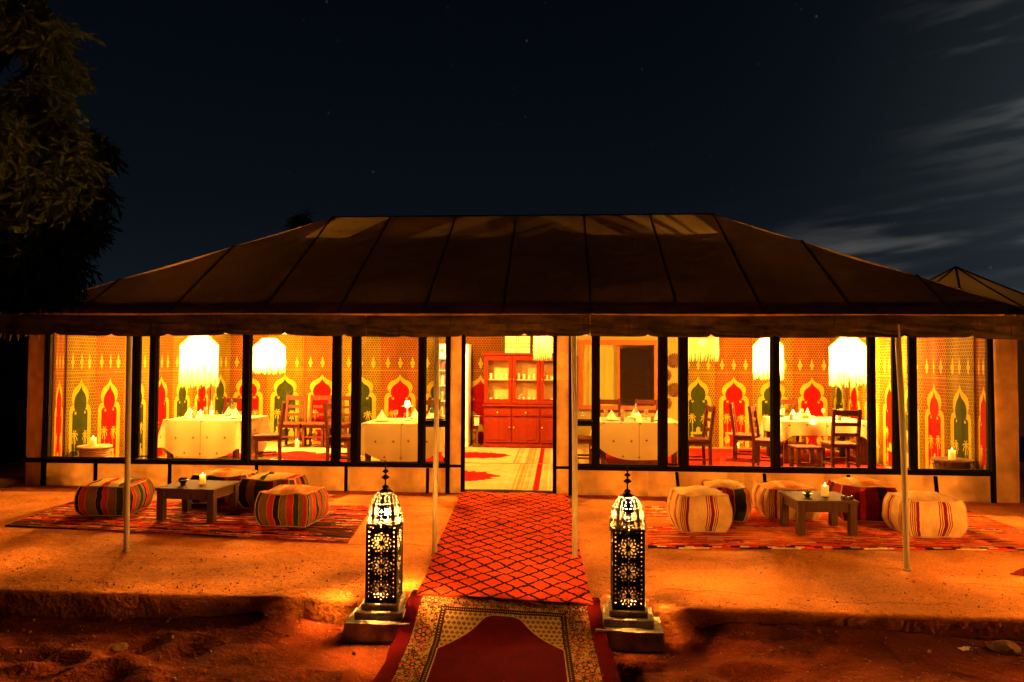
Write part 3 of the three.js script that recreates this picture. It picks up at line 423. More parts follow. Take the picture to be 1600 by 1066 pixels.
solo('runner_carpet', rugGeo([[-0.39, 4.2], [0.9, 4.26], [0.77, 0.1], [-0.63, 0.1]], 0.03, 0.036, 5, 50, 150), rugMat(768, 2048, (x, w, h) => {
  x.fillStyle = s2(0.54, 0.048, 0.011); x.fillRect(0, 0, w, h); const R = rng(61); for (let i = 0; i < 5000; i++) { x.fillStyle = R() < 0.5 ? 'rgba(255,120,50,.16)' : 'rgba(120,10,4,.2)'; x.fillRect(R() * w, R() * h, 4 + R() * 22, 2 + R() * 3); }
  x.strokeStyle = s2(0.03, 0.01, 0.008); const nx = 7, ny = 18, dx = w / nx, dy = h / ny; x.lineCap = 'round';
  const zig = (i, j, sx) => { const x0 = i * dx, y0 = j * dy, x1 = x0 + sx * dx / 2, y1 = y0 + dy / 2; let px = x0, py = y0; for (let k = 1; k <= 6; k++) { const t = k / 6, qx = lerp(x0, x1, t) + (R() - 0.5) * 5, qy = lerp(y0, y1, t) + (R() - 0.5) * 5; x.lineWidth = 8 + R() * 7; x.beginPath(); x.moveTo(px, py); x.lineTo(qx, py + (qy - py) * 0.3); x.lineTo(qx, qy); x.stroke(); px = qx; py = qy; } };
  for (let j = 0; j <= ny; j++) for (let i = 0; i <= nx; i++) { zig(i, j, 1); zig(i, j, -1); zig(i + 0.5, j + 0.5, 1); zig(i + 0.5, j + 0.5, -1); }
}), 'orange red runner carpet with dark diamond lattice leading to the door', 'carpet');
{ // ornate carpet lying from the terrace edge down onto the sand
  const yf = (x, z) => z < 4.22 ? 0.02 : lerp(0.014, -0.105, sm(clamp((z - 4.22) / 0.55))) - 0.05 * clamp((z - 4.8) / 0.6) + 0.012 * Math.sin(z * 5 + x * 2);
  const mat = rugMat(1024, 1024, (x, w, h) => {
    const R = rng(71), gold = s2(0.24, 0.15, 0.045), dark = s2(0.025, 0.01, 0.007), red = s2(0.05, 0.0012, 0.003), deep = s2(0.07, 0.002, 0.004);
    x.fillStyle = deep; x.fillRect(0, 0, w, h); const m = 76, b = 112;
    x.fillStyle = gold; x.fillRect(m, m * 0.6, w - 2 * m, h);
    const scroll = (x0, y0, x1, y1, n) => { for (let i = 0; i < n; i++) { const px = lerp(x0, x1, R()), py = lerp(y0, y1, R()); x.strokeStyle = R() < 0.75 ? dark : s2(0.3, 0.04, 0.02); x.lineWidth = 2 + R() * 2; x.beginPath(); x.arc(px, py, 3 + R() * 7, R() * 6, R() * 6 + 4); x.stroke(); } };
    scroll(m, m * 0.6, w - m, m * 0.6 + b, 800); scroll(m, m * 0.6, m + b, h, 1100); scroll(w - m - b, m * 0.6, w - m, h, 1100);
    const rosette = (cx, cy, s) => { x.strokeStyle = dark; x.lineWidth = 4; for (let k = 0; k < 8; k++) { const a = k / 8 * 6.283; x.fillStyle = k % 2 ? gold : s2(0.35, 0.06, 0.03); x.beginPath(); x.arc(cx + Math.cos(a) * s * 0.62, cy + Math.sin(a) * s * 0.62, s * 0.34, 0, 7); x.fill(); x.stroke(); } x.fillStyle = dark; x.beginPath(); x.arc(cx, cy, s * 0.36, 0, 7); x.fill(); x.fillStyle = gold; x.beginPath(); x.arc(cx, cy, s * 0.2, 0, 7); x.fill(); };
    for (let i = 0; i < 4; i++) rosette(lerp(m + b / 2, w - m - b / 2, i / 3), m * 0.6 + b / 2, 42); for (let j = 1; j < 5; j++) for (const cx of [m + b / 2, w - m - b / 2]) rosette(cx, m * 0.6 + b / 2 + j * 235, 44);
    // dark guard stripe
    const g0 = m + b, gy = m * 0.6 + b; x.fillStyle = dark; x.fillRect(g0, gy, w - 2 * g0, 30); x.fillRect(g0, gy, 30, h); x.fillRect(w - g0 - 30, gy, 30, h); x.fillStyle = gold; for (let i = 0; i < 60; i++) { x.fillRect(g0 + 8 + i * 12, gy + 12, 5, 6); x.fillRect(g0 + 12, gy + 20 + i * 16, 6, 6); x.fillRect(w - g0 - 18, gy + 20 + i * 16, 6, 6); }
    // gold spandrels around a plain arched field
    const f0 = g0 + 30, fy = gy + 30, fw = w - 2 * f0; x.fillStyle = gold; x.fillRect(f0, fy, fw, 250); x.strokeStyle = dark; x.lineWidth = 3; for (let j = 0; j < 9; j++) for (let i = 0; i < 24; i++) { const px = f0 + i * fw / 23 + (j % 2) * 13, py = fy + 12 + j * 28; x.beginPath(); x.moveTo(px - 9, py); x.lineTo(px, py - 9); x.lineTo(px + 9, py); x.lineTo(px, py + 9); x.closePath(); x.stroke(); x.fillStyle = dark; x.fillRect(px - 3, py - 3, 6, 6); }
    x.fillStyle = red; x.beginPath(); x.moveTo(f0, h); x.lineTo(f0, fy + 250); x.bezierCurveTo(f0 + 20, fy + 215, w * 0.34, fy + 130, w * 0.4, fy + 40); x.quadraticCurveTo(w * 0.42, fy + 16, w * 0.46, fy + 12); x.lineTo(w * 0.54, fy + 12); x.quadraticCurveTo(w * 0.58, fy + 16, w * 0.6, fy + 40); x.bezierCurveTo(w * 0.66, fy + 130, w - f0 - 20, fy + 215, w - f0, fy + 250); x.lineTo(w - f0, h); x.closePath(); x.fill(); x.strokeStyle = gold; x.lineWidth = 6; x.stroke();
    rosette(w / 2, 770, 50); scroll(w * 0.36, 730, w * 0.64, 960, 10); x.fillStyle = gold; for (let k = 0; k < 130; k++) { const a = R() * 6.283, r = 40 + R() * 130; x.fillRect(w / 2 + Math.cos(a) * r * 1.2, 860 + Math.sin(a) * r, 6, 5); }
  }, { patch: 0.08 });
  solo('ornate_carpet', rugGeo([[-0.43, 5.75], [1.06, 5.72], [0.95, 4.12], [-0.44, 4.08]], 0, 0.02, 2, 40, 60, yf), mat, 'dark red carpet with gold scrolled border at the foot of the runner', 'carpet');
}
solo('mat', rugGeo([[4.42, 3.2], [5.3, 3.5], [5.5, 2.9], [4.62, 3.02]], 0.012, 0.004, 4, 12, 8), rugMat(64, 64, (x, w, h) => { x.fillStyle = s2(...cDk); x.fillRect(0, 0, w, h); }), 'pointed corner of a dark red mat at the right edge of the terrace', 'mat');
{ // carpets inside
  const blob = (x, cx, cy, rx, ry, col, R) => { x.fillStyle = col; x.beginPath(); for (let k = 0; k <= 90; k++) { const a = k / 90 * 6.283, r = 0.86 + 0.28 * R(); x.lineTo(cx + Math.cos(a) * rx * r, cy + Math.sin(a) * ry * r); } x.fill(); };
  const cream = s2(0.24, 0.18, 0.07), red = s2(0.15, 0.004, 0.003);
  const ring = (x, w, h) => { const R = rng(81); x.fillStyle = cream; x.fillRect(0, 0, w, h); blob(x, w * 0.52, h * 0.46, w * 0.42, h * 0.3, red, R); blob(x, w * 0.36, h * 0.48, w * 0.2, h * 0.14, cream, R); };
  solo('shaggy_carpet', rugGeo([[-6.2, -0.35], [-2.4, -0.35], [-2.3, -4.25], [-6.2, -4.25]], 0.034, 0.012, 6), rugMat(512, 512, ring), 'cream shaggy carpet with a red ring under the left dining table', 'carpet');
  solo('shaggy_carpet', rugGeo([[-2.25, -0.35], [-1.3, -0.35], [-1.32, -4.7], [-2.2, -4.7]], 0.03, 0.01, 9), rugMat(256, 512, (x, w, h) => { const R = rng(82); x.fillStyle = red; x.fillRect(0, 0, w, h); for (let i = 0; i < 5; i++) blob(x, w * R(), h * (i + 0.5) / 5, w * 0.2, 14, cream, R); }), 'red carpet under the dining table left of the door', 'carpet');
  const striped = (seed) => (x, w, h) => { const R = rng(seed); x.fillStyle = cream; x.fillRect(0, 0, w, h); let px = w * 0.42; while (px < w) { const b = 5 + R() * 16; x.fillStyle = s2(...[[0.22, 0.14, 0.045], [0.26, 0.19, 0.08], [0.17, 0.1, 0.028], [0.2, 0.125, 0.028]][Math.floor(R() * 4)]); x.fillRect(px, 0, b, h); if (R() < 0.4) { x.fillStyle = s2(0.3, 0.14, 0.05); for (let y = 0; y < h; y += 9) x.fillRect(px + 2, y + R() * 4, 3, 4); } px += b + R() * 9; } x.fillStyle = red; x.fillRect(w * 0.585, 0, w * 0.03, h); blob(x, w * 0.12, h * 0.55, w * 0.24, h * 0.2, red, R); };
  solo('striped_carpet', rugGeo([[-1.22, -0.12], [1.4, -0.12], [1.4, -2.55], [-1.22, -2.55]], 0.032, 0.008, 7), rugMat(768, 512, striped(83)), 'cream striped carpet with red patch just inside the door', 'carpet');
  solo('striped_carpet', rugGeo([[-1.22, -2.62], [1.4, -2.62], [1.4, -4.72], [-1.22, -4.72]], 0.032, 0.008, 12), rugMat(768, 512, striped(84)), 'cream striped carpet with red patch in front of the red cupboard', 'carpet');
  solo('red_carpet', rugGeo([[1.5, -0.3], [6.1, -0.3], [6.1, -5.1], [1.5, -5.1]], 0.03, 0.01, 10), rugMat(512, 512, (x, w, h) => { const R = rng(85); x.fillStyle = s2(0.15, 0.005, 0.003); x.fillRect(0, 0, w, h); x.fillStyle = s2(0.18, 0.095, 0.03); x.fillRect(0, h * 0.56, w, h * 0.06); x.fillRect(0, h * 0.7, w * 1, h * 0.3); for (let i = 0; i < 7; i++) { x.fillStyle = red; x.fillRect(0, h * (0.72 + i * 0.04), w, 6); } }), 'red carpet with a tan band under the right dining tables', 'carpet');
}

// ───────────────────────── poufs and low tables on the terrace ─────────────────────────
function stripes(list, seed) { return canvasTex(512, 256, (x, w, h) => { const tot = list.reduce((s, [, l]) => s + l, 0); let p = 0; for (const [c, l] of list) { x.fillStyle = s2(...c); x.fillRect(p / tot * w, 0, l / tot * w + 1, h); p += l; } const R = rng(seed); for (let i = 0; i < 1600; i++) { x.fillStyle = R() < 0.5 ? 'rgba(0,0,0,.07)' : 'rgba(255,220,180,.06)'; x.fillRect(R() * w, R() * h, 1 + R() * 2, 10 + R() * 40); } }, { grain: 0.07, patch: 0.12, seed }); }
const kRed = [0.5, 0.03, 0.018], kBlk = [0.022, 0.014, 0.012], kTan = [0.21, 0.11, 0.032], kGrn = [0.035, 0.045, 0.012], kCr = [0.6, 0.35, 0.1], kMar = [0.16, 0.01, 0.008], kOr = [0.62, 0.18, 0.03];
const multi = [[kGrn, 5], [kCr, 0.6], [kTan, 12], [kCr, 0.7], [kRed, 9], [kCr, 0.7], [kBlk, 8], [kCr, 0.7], [kTan, 11], [kCr, 0.6], [kRed, 10], [kCr, 0.6], [kGrn, 8], [kCr, 0.6], [kTan, 6], [kRed, 6]];
const multi2 = [[kBlk, 5], [kCr, 0.6], [kRed, 9], [kCr, 0.6], [kTan, 15], [kCr, 0.6], [kBlk, 8], [kCr, 0.6], [kRed, 8], [kCr, 0.6], [kTan, 12], [kCr, 0.7], [kGrn, 10], [kCr, 0.6], [kTan, 8]];
const creamy = [[kCr, 2], [kMar, 1.2], [kCr, 1.2], [kMar, 1.2], [kCr, 1.2], [kMar, 1.4], [kCr, 1], [kMar, 4], [kCr, 25], [kMar, 1.4], [kCr, 1.6], [kMar, 1.3], [kCr, 1.3], [kMar, 5], [kCr, 1.4], [kMar, 1.3], [kCr, 1.5], [kMar, 1.2], [kCr, 19]];
const dull = [[kBlk, 10], [kTan, 10], [kGrn, 14], [kMar, 8], [kCr, 5], [kTan, 9], [kRed, 6]];
const maroon = [[kMar, 20], [kRed, 6], [kMar, 14], [kBlk, 10], [kMar, 12]];
const redGreen = [[kOr, 4], [kMar, 18], [kRed, 6], [kMar, 10], [kCr, 1], [kGrn, 14], [kCr, 1], [kOr, 4]];
const topOr = [[kOr, 12], [kCr, 8], [kOr, 14], [[0.66, 0.26, 0.05], 9], [kOr, 9]];
const cloth = (list, seed) => std(null, 0.9, { map: stripes(list, seed), bumpMap: weaveBump, bumpScale: 0.002 });
const topsA = cloth([[kRed, 6], [kGrn, 5], [[0.7, 0.42, 0.13], 18], [kRed, 9], [[0.72, 0.46, 0.15], 14], [kGrn, 9], [kRed, 7]], 301), topsB = cloth(topOr, 302), topsC = cloth([[[0.68, 0.42, 0.12], 16], [kGrn, 5], [[0.68, 0.42, 0.12], 20], [kRed, 5]], 303), topsD = cloth([[[0.72, 0.4, 0.12], 16], [[0.74, 0.44, 0.16], 18]], 304);
function pouf(label, [x, z], [w, h, d], turn, side, top, seed) {
  const t = thing('pouf', label, 'pouf', [x, 0.02, z], turn, 'square poufs around the low tables'), N = 14;
  const def = (X, Y, Z) => { // unit cube (-1..1) to a stuffed cushion
    const bul = (1 - Y * Y) * 0.13, pin = 1 - 0.07 * Math.pow(Math.abs(Y), 3) * (Y < 0 ? 1.5 : 0.8);
    const sx = X * w / 2 * pin * (1 + bul * (1 - 0.35 * Z * Z)), sz = Z * d / 2 * pin * (1 + bul * (1 - 0.35 * X * X));
    const dome = Y > 0 ? (1 - X * X) * (1 - Z * Z) * 0.17 * Y : 0, corner = 0.05 * Math.pow(X * X * Z * Z, 2) * Y;
    const r2 = X * X + Z * Z, dim = Y > 0.9 ? -0.035 * Math.exp(-r2 * 40) : 0;
    return [sx + (fbm(Y * 3 + seed, Z * 3 + X, 3) - 0.5) * 0.022, (Y + 1) * h / 2 + dome * h + corner * h * 0.5 + dim + (fbm(X * 3 + seed, Z * 3 + 4, 3) - 0.5) * 0.034 * (Y > 0 ? 1 : 0), sz + (fbm(Y * 3 + X + seed, 7, 3) - 0.5) * 0.02];
  };
  const faces = (axis, s) => grid(N, N, (u, v) => { const a = u * 2 - 1, b = v * 2 - 1; return axis === 'x' ? def(s, b, -a * s) : axis === 'z' ? def(a * s, b, s) : def(a, s, -b * s); }, (u, v) => [axis === 'x' ? u + 0.37 : u, v]);
  part('side_cover', [faces('x', 1), faces('x', -1), faces('z', 1), faces('z', -1)], side, t);
  part('top_cover', faces('y', 1), top, t); part('base', faces('y', -1), side, t);
  const pipe = []; for (const Y of [-1, 1]) for (const [a, b] of [[[-1, -1], [1, -1]], [[1, -1], [1, 1]], [[1, 1], [-1, 1]], [[-1, 1], [-1, -1]]]) pipe.push(tube(Array.from({ length: 9 }, (_, i) => { const p = def(lerp(a[0], b[0], i / 8), Y, lerp(a[1], b[1], i / 8)); return [p[0] * 1.004, p[1] + (Y > 0 ? 0.002 : 0.004), p[2] * 1.004]; }), 0.0065, 18, 6));
  for (const [a, b] of [[-1, -1], [1, -1], [1, 1], [-1, 1]]) pipe.push(tube(Array.from({ length: 7 }, (_, i) => { const p = def(a, lerp(-1, 1, i / 6), b); return [p[0] * 1.004, p[1], p[2] * 1.004]; }), 0.006, 14, 6));
  part('piping', pipe, std([0.5, 0.3, 0.13], 0.9), t);
  const bp = def(0, 1, 0); part('button', new THREE.SphereGeometry(0.018, 10, 6).scale(1, 0.4, 1).translate(bp[0], bp[1] + 0.004, bp[2]), top, t);
  return t;
}
pouf('multicoloured striped pouf left of the left low table', [-4.4, 1.6], [0.55, 0.32, 0.5], 0.1, cloth(multi2, 311), topsA, 1);
pouf('pouf with plain orange top behind the left low table', [-3.46, 0.86], [0.64, 0.33, 0.46], -0.03, cloth(dull, 312), topsB, 2);
pouf('pouf with a yellow and green striped top behind the striped front pouf', [-2.76, 1.06], [0.6, 0.33, 0.48], -0.08, cloth(dull, 313), topsC, 3);
pouf('multicoloured striped pouf in front, right of the left low table', [-2.2, 1.92], [0.54, 0.335, 0.48], -0.1, cloth(multi, 314), topsB, 4);
pouf('cream pouf with maroon stripes nearest the right lantern', [2.13, 1.8], [0.5, 0.37, 0.46], 0.08, cloth(creamy, 315), topsD, 5);
pouf('small red and green pouf behind the cream pouf left of the right low table', [2.52, 1.28], [0.46, 0.36, 0.42], -0.12, cloth(redGreen, 316), topsD, 6);
pouf('orange topped striped pouf behind the left end of the right low table', [3.24, 1.1], [0.54, 0.33, 0.46], 0.06, cloth(creamy, 317), topsB, 7);
pouf('dark maroon pouf with orange top behind the right low table', [4.08, 1.12], [0.58, 0.38, 0.48], -0.04, cloth(maroon, 318), topsB, 8);
pouf('cream pouf with maroon stripes beside the right awning pole', [4.42, 1.8], [0.54, 0.36, 0.46], 0.06, cloth(creamy, 319), topsD, 9);

function lowTable(label, [x, z], [w, d, h], turn) {
  const t = thing('low_table', label, 'table', [x, 0.022, z], turn, 'low wooden tables on the terrace'), L = 0.075;
  part('table_top', bx(0, h - 0.014, 0, w, 0.028, d, 0.005), M.tableTop, t);
  for (const a of [-1, 1]) for (const b of [-1, 1]) part('leg', bx(a * (w / 2 - 0.05), (h - 0.028) / 2, b * (d / 2 - 0.05), L, h - 0.028, L, 0.006), M.darkWood, t);
  for (const b of [-1, 1]) part('apron', bx(0, h - 0.075, b * (d / 2 - 0.045), w - 0.17, 0.09, 0.022, 0.003), M.darkWood, t);
  for (const a of [-1, 1]) part('apron', bx(a * (w / 2 - 0.045), h - 0.075, 0, 0.022, 0.09, d - 0.17, 0.003), M.darkWood, t);
  return t;
}
lowTable('low wooden table with candle and dark bowl on the left rug', [-3.33, 1.76], [0.68, 0.56, 0.35], -0.06);
lowTable('low wooden table with candle and green bowl on the right rug', [3.35, 1.8], [0.62, 0.54, 0.35], 0.05);

// candles
const flameMat = std([0, 0, 0], 1, { emissive: lin(1, 0.62, 0.2), emissiveIntensity: 14 });
function candle(label, [x, y, z], r = 0.036, h = 0.1, cd = CANDLE, group) {
  const t = thing('candle', label, 'candle', [x, y, z], 0, group ?? 'pillar candles');
  part('wax', lathe([[0.001, 0.002], [r * 0.96, 0], [r, 0.006], [r, h * 0.96], [r * 0.93, h], [r * 0.82, h * 0.985], [r * 0.74, h * 0.72], [r * 0.4, h * 0.66], [0.001, h * 0.65]], 20), M.wax, t);
  part('wick', bx(0, h * 0.76, 0, 0.003, h * 0.24, 0.003), M.black, t);
  part('flame', lathe([[0.0005, h * 0.84], [0.007, h * 0.92], [0.0085, h * 1.02], [0.005, h * 1.14], [0.0005, h * 1.3]], 12), flameMat, t);
  pointLight('candle_light', [0, h * 0.98, 0], [1, 0.44, 0.08], cd, t, 0.5);
  return t;
}
candle('lit candle on the left low table', [-3.3, 0.372, 1.74], 0.033, 0.1);
candle('lit candle on the right low table', [3.43, 0.372, 1.8], 0.036, 0.11);
// small things on the low tables
{
  const b = thing('bowl', 'dark glazed bowl on the left low table', 'bowl', [-3.48, 0.372, 1.82]);
  part('bowl_body', lathe([[0.001, 0], [0.028, 0], [0.024, 0.012], [0.034, 0.03], [0.05, 0.05], [0.05, 0.066], [0.04, 0.078], [0.037, 0.074], [0.044, 0.062], [0.03, 0.034], [0.001, 0.02]], 22), std([0.018, 0.02, 0.018], 0.18), b);
  part('rim_band', lathe([[0.0515, 0.056], [0.053, 0.062], [0.0515, 0.068], [0.049, 0.062], [0.0515, 0.056]], 22), std([0.3, 0.28, 0.24], 0.3), b);
  const g = thing('ashtray', 'green leaf shaped bowl with lid on the right low table', 'bowl', [3.23, 0.372, 1.86]);
  part('bowl_body', lathe([[0.001, 0], [0.026, 0], [0.022, 0.012], [0.048, 0.03], [0.05, 0.036], [0.03, 0.034], [0.001, 0.026]], 18), M.black, g);
  const lv = []; for (let k = 0; k < 9; k++) { const l = new THREE.ConeGeometry(0.013, 0.05, 5); l.rotateX(0.85); l.translate(0, 0.05, 0.022); l.rotateY(k / 9 * 6.283); lv.push(l); } lv.push(new THREE.ConeGeometry(0.018, 0.045, 6).translate(0, 0.06, 0)); part('leaf', lv, M.greenGlaze, g);
  const p = thing('bead_string', 'dark red string of beads heaped on the right corner of the right low table', 'beads', [3.6, 0.372, 1.95]); const R = rng(12);
  for (let k = 0; k < 16; k++) { const a = k / 16 * 6.283; part('bead', new THREE.SphereGeometry(0.012 + R() * 0.004, 10, 8).translate(Math.cos(a) * 0.05 + (R() - 0.5) * 0.02, 0.012 + (k % 3 === 0 ? 0.012 : 0), Math.sin(a) * 0.03 + (R() - 0.5) * 0.015), k % 3 ? std([0.1, 0.02, 0.015], 0.25) : M.black, p); }
}

// ───────────────────────── inside: pendants ─────────────────────────
const pendGlow = std([0, 0, 0], 0.5, { emissive: lin(1, 0.8, 0.42), emissiveIntensity: 18 });
function pendant(label, [x, z], top, r, len, cd, seed, plate) {
  const t = thing('pendant_lamp', label, 'lamp', [x, 0, z], 0, 'raffia fringed pendant lamps'), R = rng(seed);
  part('cord', tube([[0, top + 0.12, 0], [0.004, top + 0.3, 0], [0, top + 0.6, 0]], 0.006, 6, 6), M.black, t);
  const coils = []; for (let k = 0; k < 7; k++) { const y = top + 0.1 - k * 0.026, rr = r * Math.min(1, 0.45 + k * 0.1); coils.push(new THREE.TorusGeometry(rr, 0.009, 6, 36).rotateX(Math.PI / 2).translate(0, y, 0)); } part('straw_cap', coils, M.straw, t); if (plate) part('cap_plate', lathe([[0.001, top + 0.07], [r * 0.9, top - 0.03], [r * 0.9, top - 0.036], [0.001, top + 0.06]], 24), M.straw, t);
  const g = []; const n = 300; for (let i = 0; i < n; i++) { const a = i / n * 6.283 + (R() - 0.5) * 0.02, rr = r * (0.97 + R() * 0.07), l = len * (0.6 + 0.48 * R()), w = 0.0055, dx = (R() - 0.5) * 0.03, y0 = top - 0.05; const q = grid(1, 4, (u, v) => { const ww = (u - 0.5) * w * (1 - 0.4 * v), bend = Math.sin(v * 3 + i) * 0.006 + dx * v * v; return [Math.cos(a) * (rr + 0.015 * v * Math.sin(i)) - Math.sin(a) * (ww + bend), y0 - l * v, Math.sin(a) * (rr + 0.015 * v * Math.sin(i)) + Math.cos(a) * (ww + bend)]; }); g.push(q); }
  const f = part('fringe', g, M.fringe, t); f.userData.kind = 'stuff';
  const b = part('bulb', new THREE.SphereGeometry(0.07, 18, 12), pendGlow, t); b.position.set(0, top - 0.14, 0); if (cd < 20) b.material = std([0, 0, 0], 0.5, { emissive: lin(1, 0.8, 0.42), emissiveIntensity: 1 });
  pointLight('pendant_light', [0, top - 0.14, 0], WARM, cd, t, 3);
  return t;
}
pendant('large glowing raffia pendant above the far left dining table', [-5.12, -1.6], 2.06, 0.275, 0.66, PENDANT * 0.68, 201);
pendant('smaller glowing raffia pendant in the second left window', [-4.93, -3.9], 2.08, 0.29, 0.5, PENDANT, 202);
pendant('raffia pendant seen in the top of the doorway', [0.36, -3.5], 2.36, 0.16, 0.5, 16, 203);
pendant('dimmer raffia pendant right of the back window', [3.14, -3.0], 2.25, 0.27, 0.4, 5, 204);
pendant('glowing raffia pendant half hidden by a window post', [4.3, -3.15], 2.12, 0.24, 0.56, PENDANT, 205);
pendant('glowing raffia pendant above the right dining table', [5.56, -2.9], 2.1, 0.29, 0.66, PENDANT, 206);
pendant('raffia pendant over the table left of the door, above the window edge', [-1.75, -0.95], 2.5, 0.24, 0.2, 40, 207, true);
pendant('raffia pendant deep in the middle of the tent, hidden by the awning edge', [-1.25, -3.5], 2.62, 0.24, 0.2, 70, 209, true);
pendant('raffia pendant over the table right of the door, above the window edge', [1.75, -1.1], 2.5, 0.24, 0.2, 40, 208, true);

// ───────────────────────── inside: furniture ─────────────────────────
function chair(label, [x, z], turn, h = 1.02) {
  const t = thing('dining_chair', label, 'chair', [x, 0.03, z], turn, 'ladder back wooden chairs'), W = 0.22, D = 0.2, m = M.chairWood;
  for (const s of [-1, 1]) { part('leg', bx(s * (W - 0.025), 0.22, D - 0.02, 0.05, 0.44, 0.05, 0.005), m, t); part('leg', [bar([s * (W - 0.025), 0, -D], [s * (W - 0.025), 0.45, -D + 0.012], 0.05), bar([s * (W - 0.025), 0.45, -D + 0.012], [s * (W - 0.025), h, -D - 0.06], 0.05)], m, t); }
  part('seat', bx(0, 0.455, 0.02, W * 2 + 0.02, 0.035, D * 2 + 0.04, 0.006), m, t);
  for (const y of [0.62, 0.78]) part('back_rail', bx(0, y, -D - 0.005 - (y - 0.45) * 0.1, W * 2 - 0.1, 0.055, 0.022, 0.004), m, t);
  part('back_rail', bx(0, h - 0.06, -D - 0.052, W * 2 - 0.1, 0.09, 0.024, 0.004), m, t);
  for (const s of [-1, 1]) { part('apron', bx(s * (W - 0.025), 0.405, 0, 0.024, 0.06, D * 2 - 0.09), m, t); part('stretcher', bx(s * (W - 0.025), 0.14, 0, 0.024, 0.032, D * 2 - 0.09), m, t); }
  part('apron', bx(0, 0.405, D - 0.02, W * 2 - 0.1, 0.06, 0.024), m, t); part('stretcher', bx(0, 0.2, D - 0.02, W * 2 - 0.1, 0.032, 0.024), m, t);
  return t;
}
const c0 = chair('wooden chair against the back wall, leftmost of three behind the floor candle', [-4.72, -4.6], 0.02);
const chairAt = (label, [x, z], turn) => copy(c0, label, [x, 0.03, z], turn);
chairAt('wooden chair against the back wall, middle one of the row of three', [-4.23, -4.62], -0.02);
chairAt('wooden chair against the back wall, rightmost of three beside the window post', [-3.76, -4.58], 0.03);
chairAt('wooden chair seen from the side at the right end of the far left table', [-4.28, -2.35], -1.15);
chairAt('wooden chair behind the far left dining table, only its top rail showing', [-5.5, -3.5], 0.05);
chairAt('wooden chair at the left end of the table left of the door', [-2.95, -2.3], 1.45);
chairAt('wooden chair behind the table left of the door', [-1.75, -3.35], 0);
chairAt('wooden chair just right of the door, its seat seen under the cross rail', [1.02, -2.55], 1.5);
chairAt('wooden chair behind the table right of the door, left one under the back window', [1.65, -4.15], 0.04);
chairAt('wooden chair behind the table right of the door, right one under the back window', [2.35, -4.15], -0.05);
chairAt('wooden chair seen edge on at the right end of the table right of the door', [2.93, -2.55], -1.5);
chairAt('wooden chair at the left side of the right dining table, the farther one', [3.98, -3.35], 1.25);
chairAt('wooden chair at the left side of the right dining table, the nearer one', [4.12, -2.55], 1.1);
chairAt('wooden chair seen from behind in front of the right dining table', [5.12, -2.15], Math.PI + 0.02);
chairAt('wooden chair behind the right dining table', [5.2, -4.75], 0.02);
{
  const t = thing('wooden_stool', 'low square wooden stool left of the chair seen from behind', 'stool', [4.56, 0.03, -2.1], 0.05);
  part('seat', bx(0, 0.4, 0, 0.4, 0.04, 0.36, 0.006), M.chairWood, t); for (const a of [-1, 1]) for (const b of [-1, 1]) part('leg', bx(a * 0.16, 0.19, b * 0.14, 0.06, 0.38, 0.06, 0.005), M.chairWood, t); for (const b of [-1, 1]) part('stretcher', bx(0, 0.12, b * 0.14, 0.26, 0.04, 0.03), M.chairWood, t);
}
// dining tables under embroidered cloths
const clothTex = canvasTex(1024, 1024, (x, w, h) => { x.fillStyle = s2(0.38, 0.27, 0.1); x.fillRect(0, 0, w, h); const R = rng(15); x.strokeStyle = 'rgba(95,55,30,.8)'; x.fillStyle = 'rgba(85,45,25,.85)'; for (let j = 0; j < 9; j++) for (let i = 0; i < 9; i++) { const cx = (i + 0.5 + (j % 2) * 0.5) * w / 9 + (R() - 0.5) * 20, cy = (j + 0.5) * h / 9 + (R() - 0.5) * 20; x.lineWidth = 4; x.beginPath(); x.moveTo(cx - 10, cy); x.lineTo(cx + 10, cy); x.moveTo(cx, cy - 10); x.lineTo(cx, cy + 10); x.stroke(); x.beginPath(); x.arc(cx, cy, 5, 0, 7); x.fill(); } x.lineWidth = 3; for (const [a, b, c, d] of [[0.5, 0.5, 0.5, 1], [0.5, 0.5, 0.5, 0], [0.5, 0.5, 0, 0.5], [0.5, 0.5, 1, 0.5], [0.27, 0.73, 0.08, 0.92], [0.73, 0.73, 0.92, 0.92], [0.27, 0.27, 0.08, 0.08], [0.73, 0.27, 0.92, 0.08]]) { x.beginPath(); x.moveTo(a * w, b * h); x.lineTo(c * w, d * h); x.stroke(); } }, { grain: 0.02, patch: 0.05 });
M.cloth.map = clothTex;
